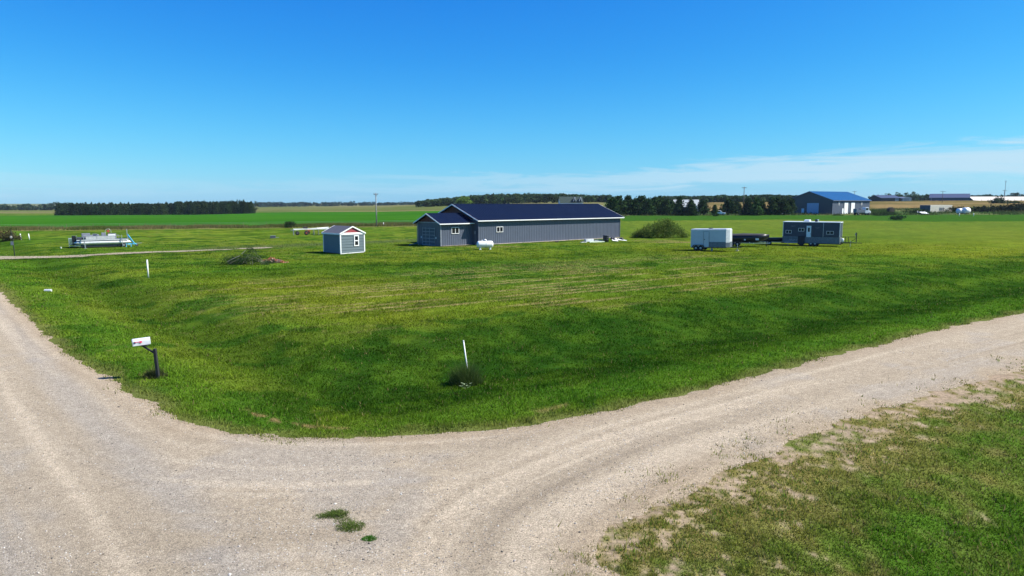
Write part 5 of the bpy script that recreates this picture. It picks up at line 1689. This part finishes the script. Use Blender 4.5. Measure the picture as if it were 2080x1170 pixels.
def blue_shop():
    x, y, z = G(1690, 435.5)
    t = thing('blue_roofed_shop', 'large grey shop building with bright blue roof and white doors', 'building', (x, y, z), R(34))
    L, Wd, ze, zr = 26, 19.5, 5.35, 8.65
    gable_shell(0, L, 0, Wd, -.2, ze, zr, .9).build('wall', M['siding'], t)
    # gable end overlaid in darker siding, its shade put into the colour
    m = MB(); m.prism([(-.035, 0, 0), (-.035, 0, ze), (-.035, Wd / 2, zr - .02), (-.035, Wd, ze), (-.035, Wd, 0)], (-.04, 0, 0)); m.build('end_wall', M['shaded_end_jamb'], t)
    gable_roof(0, L, 0, Wd, ze, zr, .55, .4, th=.2, step=.9).build('roof', M['blue_roof'], t)
    gable_trim(0, L, 0, Wd, ze, zr, .55, .4, th=.2, w=.25).build('fascia', mat('grey_blue_trim', (.09, .12, .2), .5), t)
    panel(t, 'overhead_door', -.13, -.077, 5.6, 10.6, 0, 4.3, mat('pale_grey_door', (.34, .42, .55), .5))
    panel(t, 'entry_door', -.13, -.077, 11.8, 12.9, 0, 2.2, M['white_metal'])
    for a in (8.0, 12.7):
        panel(t, 'overhead_door', a, a + 2.5, -.10, -.04, .1, 4.5, M['white'])
        m = MB(); m.box(a - .3, a - .02, -.08, -.035, 0, 4.7); m.box(a + 2.52, a + 2.8, -.08, -.035, 0, 4.7); each(m, 'door_jamb', M['shaded_end_jamb'], t)
    panel(t, 'entry_door', 6.6, 7.5, -.10, -.04, 0.05, 2.25, M['white'])
    panel(t, 'band', 0, L, -.07, -.035, ze - .75, ze - .02, M['far_navy'])
    for X in (4.2, 20.0): win(t, (X, -.075, 4.1), .7, 1.3, '-y', fw=.12, vertical=True)
    # truck
    x2, y2, z2 = G(1752, 437)
    t = thing('utility_truck', 'white cab truck with blue grey body parked by the blue roofed shop', 'truck', (x2, y2, z2), R(8))
    m = MB(); m.box(-3.2, .2, -1, 1, .9, 2.0); m.box(-3.2, -2.2, -1, 1, 2.0, 2.35); m.box(-1.6, -.9, -1, 1, 2.0, 2.5); m.build('body', M['vinyl'], t, bevel=.05)
    m = MB(); m.prism([(.3, -1, .7), (2.6, -1, .7), (2.6, -1, 1.5), (1.9, -1, 1.7), (1.6, -1, 2.9), (.3, -1, 2.9)], (0, 2, 0)); m.build('cab', M['white_metal'], t, bevel=.08)
    m = MB(); m.box(.6, 1.5, -1.03, -1.002, 1.9, 2.6); m.build('side_window', M['glass'], t)
    m = MB(); m.prism([(1.93, -.9, 1.75), (1.66, -.9, 2.75), (1.68, -.9, 2.75), (1.95, -.9, 1.75)], (0, 1.8, 0)); m.build('windscreen', M['glass'], t)
    for X in (-2.4, 1.9):
        for Y in (-.95, .95): wheel(t, (X, Y, .48), .48, .3)
    m = MB(); m.box(-3.3, 2.4, -.5, .5, .5, .69); m.build('chassis', M['black'], t)
    x2, y2, z2 = G(1590, 436)
    t = thing('black_farm_trailer', 'low black flat trailer at the left corner of the blue roofed shop', 'trailer', (x2, y2, z2), R(5))
    MB().box(-1.4, 1.4, -.9, .9, .6, .8).build('deck', M['black'], t)
    m = MB()
    for X in (-1.35, 0, 1.35): m.box(X - .05, X + .05, -.9, -.8, .8, 1.7)
    m.box(-1.4, 1.4, -.88, -.82, 1.35, 1.5); m.build('rail', M['black'], t)
    for X in (-.6, .6): wheel(t, (X, -.8, .35), .35, .2)


def far_building(name, label, px0, px1, base, ze_px, zr_px, d, wd, ang, wallm, roofm, endm=None, step=0, doors=(), fasc=None):
    """gabled shed whose near long wall runs from column px0 to px1"""
    x0, y0, z0 = PD(px0, d)
    a = R(ang); k1 = (px1 - 1040) / F
    L = (k1 * y0 - x0) / (math.cos(a) - k1 * math.sin(a))
    ze = (HORIZ - ze_px) * d / F + CAM_H - z0; zr = (HORIZ - zr_px) * d / F + CAM_H - z0
    t = thing(name, label, 'building', (x0, y0, z0), a)
    gable_shell(0, L, 0, wd, -1, ze, zr, step).build('wall', wallm, t)
    gable_roof(0, L, 0, wd, ze, zr, .4, .3, th=.2, step=1.2, rib=False).build('roof', roofm, t)
    if endm:
        m = MB(); m.prism([(L + .01, 0, -.5), (L + .01, 0, ze), (L + .01, wd / 2, zr - .02), (L + .01, wd, ze), (L + .01, wd, -.5)], (.04, 0, 0)); m.build('end_wall', endm, t)
    for (f0, f1, h, mm) in doors:
        panel(t, 'door', L * f0, L * f1, -.06, -.01 - (.03 if step else 0), 0, h, mm)
    return t, L


def backdrop_buildings():
    # pale roofed farmhouse behind the spruces
    t, L = far_building('farmhouse', 'pale roofed farmhouse half hidden by spruces', 1366, 1416, 429, 420, 406.5, 330, 12, -14, M['darkwall'], M['tin'], M['darkwall'])
    win(t, (L * .3, -.03, 1.6), 1.2, 1.2, '-y', fw=.1)
    panel(t, 'garage_door', L - 3.2, L - .3, -.06, -.01, 0, 2.3, M['white'])
    # low grey shed behind the pine row
    far_building('grey_shed', 'small grey roofed shed glimpsed between the first pines', 1246, 1270, 432, 425, 410, 300, 8, 20, M['drkgrey'], M['vinyl'])
    # dormered house behind the ridge of the garage
    x, y, z = PD(1137, 480)
    t = thing('dormered_house', 'dark green roofed house with white gables peeking over the long garage', 'house', (x, y, z), R(4))
    ze = CAM_H + (HORIZ - 411) * 480 / F - z; zr = CAM_H + (HORIZ - 400) * 480 / F - z
    gable_shell(0, 16, 0, 9, -1, ze, zr, 0).build('wall', M['white_metal'], t)
    gable_roof(0, 16, 0, 9, ze, zr, .4, .3, rib=False).build('roof', mat('dark_green_roof', (.018, .036, .030), .9), t)
    for X in (9.2, 13.2):
        m = MB(); m.prism([(X, -.5, zr - 3), (X + 1.8, -.5, zr - 3), (X + .9, -.5, zr - .2)], (0, 3, 0)); each(m, 'dormer', mat('dormer_green', (.03, .055, .048), .9), t)
        m = MB(); m.bar((X, -.55, zr - 3), (X + .9, -.55, zr - .1), .2, .25); m.bar((X + 1.8, -.55, zr - 3), (X + .9, -.55, zr - .1), .2, .25); m.build('dormer_trim', M['white'], t)
    # dark barn right of the blue roof, with pale end doors
    t, L = far_building('dark_barn', 'dark low barn with pale doors right of the blue roof', 1783, 1823, 412, 402.5, 397, 560, 16, 6, M['darkwall'], M['far_navy'], None, 0, ((.72, .9, 3.2, M['greymetal']),))
    x, y, z = PD(1827, 560)
    t = thing('quonset_end', 'pale grey arched shed end beside the dark low barn', 'building', (x, y, z), 0)
    m = MB(); m.prism([(0, 0, -.5), (7.2, 0, -.5), (7.2, 0, 3.4), (6.0, 0, 3.8), (3.6, 0, 4.1), (1.2, 0, 3.7), (0, 0, 3.0)], (0, 12, 0)); m.build('wall', M['greymetal'], t)
    panel(t, 'door', 2.0, 5.2, -.06, -.01, 0, 3.0, M['vinyl'])
    # slate blue barn, sunlight on its gable end put into a paler colour
    t, L = far_building('slate_barn', 'long slate blue barn with gable end coloured paler as if sunlit', 1881, 1962, 412, 402, 394.5, 560, 15, -32, M['far_navy'], mat('slate_roof', (.055, .07, .13), .5), M['vinyl'], 0, ((.03, .06, 3.0, M['vinyl']),))
    # long tan roofed barn
    t, L = far_building('tan_roofed_barn', 'very long open barn with pale tan roof at the right edge', 1972, 2200, 411, 408, 400, 590, 14, 0, M['darkwall'], M['tan_tin'])
    m = MB()
    for k in range(18): m.box(L * k / 17 - .12, L * k / 17 + .12, -.4, -.16, -.3, 1.75)
    each(m, 'post', M['wood'], t)
    # container and tanks
    x, y, z = G(1889, 432)
    t = thing('box_container', 'cream box container with dark marks standing in the weeds', 'container', (x, y, z), R(16))
    k1 = 11.0
    MB().box(0, k1, 0, 5.0, 0, 3.0).build('body', M['cream'], t, bevel=.05)
    panel(t, 'shaded_end_panel', -.05, -.004, .1, 4.9, .05, 2.95, M['drkgrey'])  # dark grey overlay paints the shade on the left-facing end
    m = MB()
    for X in (4.6, 5.2, 5.8, 6.5): m.box(X, X + .12, -.06, -.01, .5, 2.1); m.bar((X, -.04, .6), (X + .5, -.04, 1.8), .05, .1)
    m.build('side_ladder', M['drkgrey'], t)
    for i, (px, lab) in enumerate(((1950, 'left of the two white round tanks at the field edge'), (1962, 'right and larger of the two white round tanks at the field edge'))):
        x, y, z = G(px, 434)
        r_ = 1.0 + .15 * i
        t = thing('round_tank', lab, 'tank', (x, y, z), R(20), 'white round tanks at the field edge')
        m = MB(); m.lathe([(.1, -1.4), (r_ * .8, -1.3), (r_, -1.0), (r_, 1.0), (r_ * .8, 1.3), (.1, 1.4)], (0, 0, r_), 'x', 20); m.build('shell', M['tank'], t, True)
        m = MB(); m.box(-.9, -.7, -.6, .6, -.1, .5); m.box(.7, .9, -.6, .6, -.1, .5); each(m, 'cradle', M['drkgrey'], t)
        m = MB(); m.lathe([(.1, 0), (.3, .02), (.3, .15), (.1, .2)], (0, 0, 2 * r_ - .02), 'z', 10); m.build('lid', M['drkgrey'], t)
    for i, (px, py, lab) in enumerate(((1871, 434, 'long white sheet lying in the weeds left of the cream container'), (1879, 436, 'white sheet lying before the cream container'), (1826, 427, 'pale hay bale like dark lump right of the blue roofed shop'))):
        x, y, z = G(px, py)
        if i < 2:
            t = thing('white_sheet', lab, 'sheet', (x, y, z), R(-20 + 30 * i))
            m = MB(); m.prism([(-1.6, 0, .5), (1.6, 0, .3), (1.4, 1.4, .9), (-1.2, 1.4, 1.0)], (0, 0, .06)); m.build('panel', M['white'], t)
            m = MB(); m.box(-.6, .5, .3, 1.2, -.1, .42); m.build('support', M['wood'], t)
    x, y, z = G(1820, 433)
    t = thing('hay_bale', 'dark round bale right of the blue roofed shop', 'bale', (x - 2.2, y, z), R(10))
    MB().lathe([(.2, -.8), (1.15, -.75), (1.2, 0), (1.15, .75), (.2, .8)], (0, 0, 1.15), 'y', 18).build('roll', mat('dark_hay', (.05, .045, .035), .95, 0, .3, 5, bump=.8, bscale=12), t)
    # white pickups by the spruces
    for i, (px, lab) in enumerate(((1457, 'white pickup parked right of the small round spruce'),)):
        x, y, z = PD(px, 262)
        t = thing('pickup_truck', lab, 'pickup', (x, y, z), R(-8))
        m = MB(); m.prism([(-2.3, -.9, .45), (2.4, -.9, .45), (2.5, -.9, 1.05), (1.2, -.9, 1.15), (.7, -.9, 1.8), (-.7, -.9, 1.8), (-.8, -.9, 1.15), (-2.4, -.9, 1.12)][::-1], (0, 1.8, 0)); m.build('body', M['white'], t, bevel=.06)
        m = MB(); m.box(-.55, .5, -.93, -.902, 1.2, 1.7); m.build('side_window', M['glass'], t)
        for X in (-1.5, 1.6):
            for Y in (-.85, .85): wheel(t, (X, Y, .38), .38, .22)
    x, y, z = PD(1426, 262)
    t = thing('parked_van', 'white van half hidden at the end of the pale roofed farmhouse', 'van', (x - .6, y + 3, z), R(-10))
    m = MB(); m.prism([(-2.3, -.9, .4), (2.4, -.9, .4), (2.5, -.9, 1.1), (1.7, -.9, 2.1), (-2.3, -.9, 2.15)][::-1], (0, 1.8, 0)); m.build('body', M['white'], t, bevel=.08)
    m = MB(); m.box(.5, 1.5, -.93, -.902, 1.3, 1.9); m.build('side_window', M['glass'], t)
    for X in (-1.5, 1.6): wheel(t, (X, -.85, .36), .36, .22)


def wall_side_items():
    x, y, z = G(1231, 491.5)
    t = thing('black_barrel', 'ribbed black barrel standing by the wall of the long garage', 'barrel', (x, y + .2, z))
    MB().lathe([(.40, -.02), (.43, .05), (.42, .3), (.45, .33), (.42, .36), (.42, .6), (.45, .63), (.42, .66), (.42, .85), (.45, .92)], (0, 0, 0), 'z', 24).build('body', M['black'], t, True)
    MB().lathe([(.46, .925), (.46, .96), (.05, .98)], (0, 0, 0), 'z', 24).build('rim', M['drkgrey'], t, True)
    x, y, z = G(1212, 492)
    t = thing('lumber_stack', 'pale boards and metal trim stacked left of the black barrel', 'lumber', (x, y, z), R(33))
    m = MB()
    for k in range(5): m.box(-1.5 + .1 * k, 1.5 + .05 * k, -.3 + .12 * k, -.2 + .12 * k, .0, .14)
    each(m, 'board', mat('pale_green_board', (.50, .58, .48), .7), t)
    m = MB(); m.box(-1.6, -.2, .4, .9, .1, .45); m.box(-2.6, -1.6, .2, .6, 0, .08); m.build('metal_trim', M['alu'], t)
    m = MB(); m.box(-.1, 1.4, .35, .6, .14, .3); m.build('grey_board', M['greymetal'], t)
    x, y, z = G(1255, 490)
    t = thing('sheet_metal_pile', 'pile of white sheets and black bags at the far corner of the long garage', 'scrap pile', (x, y, z), R(20))
    m = MB(); m.prism([(-.5, -.2, .25), (1.3, -.4, .05), (1.6, .4, .08), (-.3, .5, .45)], (0, 0, .03)); m.prism([(-1.0, -.3, .1), (-.2, -.5, .02), (.1, .3, .3), (-.9, .4, .35)], (0, 0, .03)); each(m, 'sheet', M['white'], t)
    rr = random.Random(4); m = MB()
    for k in range(9):
        c = (rr.uniform(-.9, 1.0), rr.uniform(.1, .8), rr.uniform(.0, .2)); s = rr.uniform(.18, .3)
        m.lathe([(.02, 0), (s * .8, s * .2), (s, s * .7), (s * .6, s * 1.3), (.03, s * 1.6)], c, 'z', 9)
    each(m, 'bag', M['black'], t, True)
    x, y, z = G(1191, 490.5)
    t = thing('flat_board', 'dark flat board on the gravel at the left end of the lumber', 'board', (x, y, z), R(35))
    MB().box(-.9, .9, -.2, .2, .02, .1).build('board', M['drkgrey'], t)
    x, y, z = G(1131, 492)
    t = thing('small_scrap', 'two small dark lumps against the wall of the long garage', 'scrap', (x, y, z), R(43))
    m = MB(); m.lathe([(.05, 0), (.14, .05), (.12, .16), (.03, .2)], (-.15, 0, 0), 'z', 9); m.lathe([(.05, 0), (.17, .05), (.14, .12), (.03, .16)], (.2, 0, 0), 'z', 9); each(m, 'lump', M['darkwall'], t, True)


def left_items():
    # black sign post
    x, y, z = G(30, 520)
    t = thing('sign_post', 'thin black post with small pale sign and round reflector at the left edge', 'sign post', (x, y, z), 0)
    MB().bar((0, 0, -.1), (-.06, 0, 1.75), .06).bar((-.06, 0, 1.75), (-.2, 0, 2.75), .05).build('post', M['blackpost'], t)
    MB().lathe([(.11, -.02), (.13, 0), (.11, .02)], (-.18, -.06, 2.0), 'y', 16).build('reflector', M['cream'], t)
    MB().box(-.28, .0, -.06, -.045, 1.15, 1.55).build('sign', M['greymetal'], t)
    stake('white_post', 'left of the two short white posts beside the brown bush', 43, 487, 42, 475, .06, 'short white posts')
    stake('white_post', 'right of the two short white posts beside the brown bush', 60, 487, 59, 475, .06, 'short white posts')
    stake('white_post', 'white post standing on the lawn above the mailbox', 301.5, 564, 301, 528, .05)
    stake('white_post', 'short white post in the weeds right of the grey utility pole', 779.5, 459, 779, 452, .07)
    stake('white_post', 'white marker post in front of the white pickup', 1465.5, 437, 1465.5, 430.5, .09)
    stake('white_post', 'left of the two white posts below the round tanks', 1948.5, 439, 1948.5, 433, .09, 'white posts below the tanks')
    stake('white_post', 'right of the two white posts below the round tanks', 1977.5, 439, 1977.5, 433, .09, 'white posts below the tanks')
    stake('leaning_stake', 'thin white stake leaning left out of a dark grass clump', 953, 770, 942, 690, .022)
    # culvert end
    x, y, z = G(98, 592)
    t = thing('culvert_pipe', 'short end of a corrugated silver culvert in the roadside grass', 'culvert', (x, y, z - .02), R(8))
    t.scale = (.75, .75, .75)
    m = MB(); m.lathe([(.12 + .012 * (i % 2), -.26 + .04 * i) for i in range(14)], (0, 0, .1), 'x', 16); m.build('pipe', M['alu'], t, True)
    m = MB(); m.lathe([(.10, -.27), (.132, -.27), (.132, -.245), (.10, -.245)], (0, 0, .1), 'x', 16); m.build('rim', M['steel'], t, True)
    # small white bucket by the boat
    x, y, z = G(124, 505)
    t = thing('white_bucket', 'small white bucket on the grass left of the pontoon boat', 'bucket', (x, y, z)).scale = (.6, .6, .6)
    t = bpy.data.objects['white_bucket']
    MB().lathe([(.11, 0), (.14, .02), (.16, .3), (.17, .32)], (0, 0, 0), 'z', 14).build('pail', M['plastic'], t, True)
    MB().path([(-.16, 0, .3), (-.12, 0, .42), (0, 0, .47), (.12, 0, .42), (.16, 0, .3)], .008, 5).build('handle', M['steel'], t)
    # wire fence along the crop
    p0 = np.array(G(35, 484)[:2]); p1 = np.array(G(64, 481)[:2])
    A1 = np.array(SOYB[1]); A2 = np.array(SOYB[4]); dv = (A2 - A1) / np.hypot(*(A2 - A1)); nv = np.array([dv[1], -dv[0]])
    t = thing('wire_fence', 'low wire fence with thin posts along the front of the bright green field', 'fence', (A1[0], A1[1], 0))
    m = MB(); tops = []
    for k in range(26):
        p = A1 + dv * (k * 5.2 - 18) + nv * 2.5; zz = h1(*p)
        q = (p[0] - A1[0], p[1] - A1[1], zz); m.tube(q, (q[0], q[1], zz + 1.15), .035, .03, 6); tops.append(q)
    each(m, 'post', M['wood'], t)
    m = MB()
    for hh in (.5, .8, 1.08):
        for a, b in zip(tops[:-1], tops[1:]): m.tube((a[0], a[1], a[2] + hh), (b[0], b[1], b[2] + hh), .012, None, 4)
    m.build('wire', M['steel'], t)


ground()
build_roads()
fields()
lawn_grass()
rough_grass()
loose_stones()
long_garage()
small_shed()
propane_tank()
mailbox()
cargo_trailer()
dark_boats()
camper()
pontoon()
cage_box()
boat_hoist()
blue_shop()
backdrop_buildings()
wall_side_items()
left_items()
_, pA = utility_pole(765, 460, 392, 'tall grey utility pole in the weeds left of the long garage', 1.0 * .55, M['greypole'])
_, pB = utility_pole(1507, 433, 380, 'tall brown utility pole among the pines', .9, M['pole'], d=262)
utility_pole(1907, 417, 388, 'far utility pole above the cream container', 1.7, M['pole'], d=420)
utility_pole(2031, 408, 386.5, 'far utility pole at the right before the tan roofed barn', 1.6, M['pole'], d=470)
utility_pole(1729.5, 400, 388.4, 'utility pole top showing over the blue roof', 1.4, M['pole'], d=420)
x, y, z = PD(2032, 640)
tm = thing('radio_mast', 'thin tall mast with a small head at the far right', 'mast', (x, y, z))
hm = CAM_H + (HORIZ - 367) * 640 / F - z
MB().tube((0, 0, -.3), (0, 0, hm), .22, .16, 6).build('mast', M['greymetal'], tm)
MB().box(-.7, .7, -.2, .2, hm - 1.6, hm - 1.2).build('head', M['greymetal'], tm)
vegetation()

# ------------------------------------------------------------------ thin summer haze
def haze():
    m = bpy.data.materials.new('haze'); m.use_nodes = True
    m.node_tree.nodes.clear()
    T = NT(m.node_tree)
    v = T.n('ShaderNodeVolumePrincipled', {'Color': (.62, .80, 1.0, 1), 'Density': 0.00006})
    o_ = T.n('ShaderNodeOutputMaterial', {'Volume': v.outputs[0]})
    o = MB().box(-3500, 3500, -400, 3000, -8, 45).build('haze', m)
    props(o, 'thin blue summer haze over the fields', 'haze', kind='stuff')


haze()
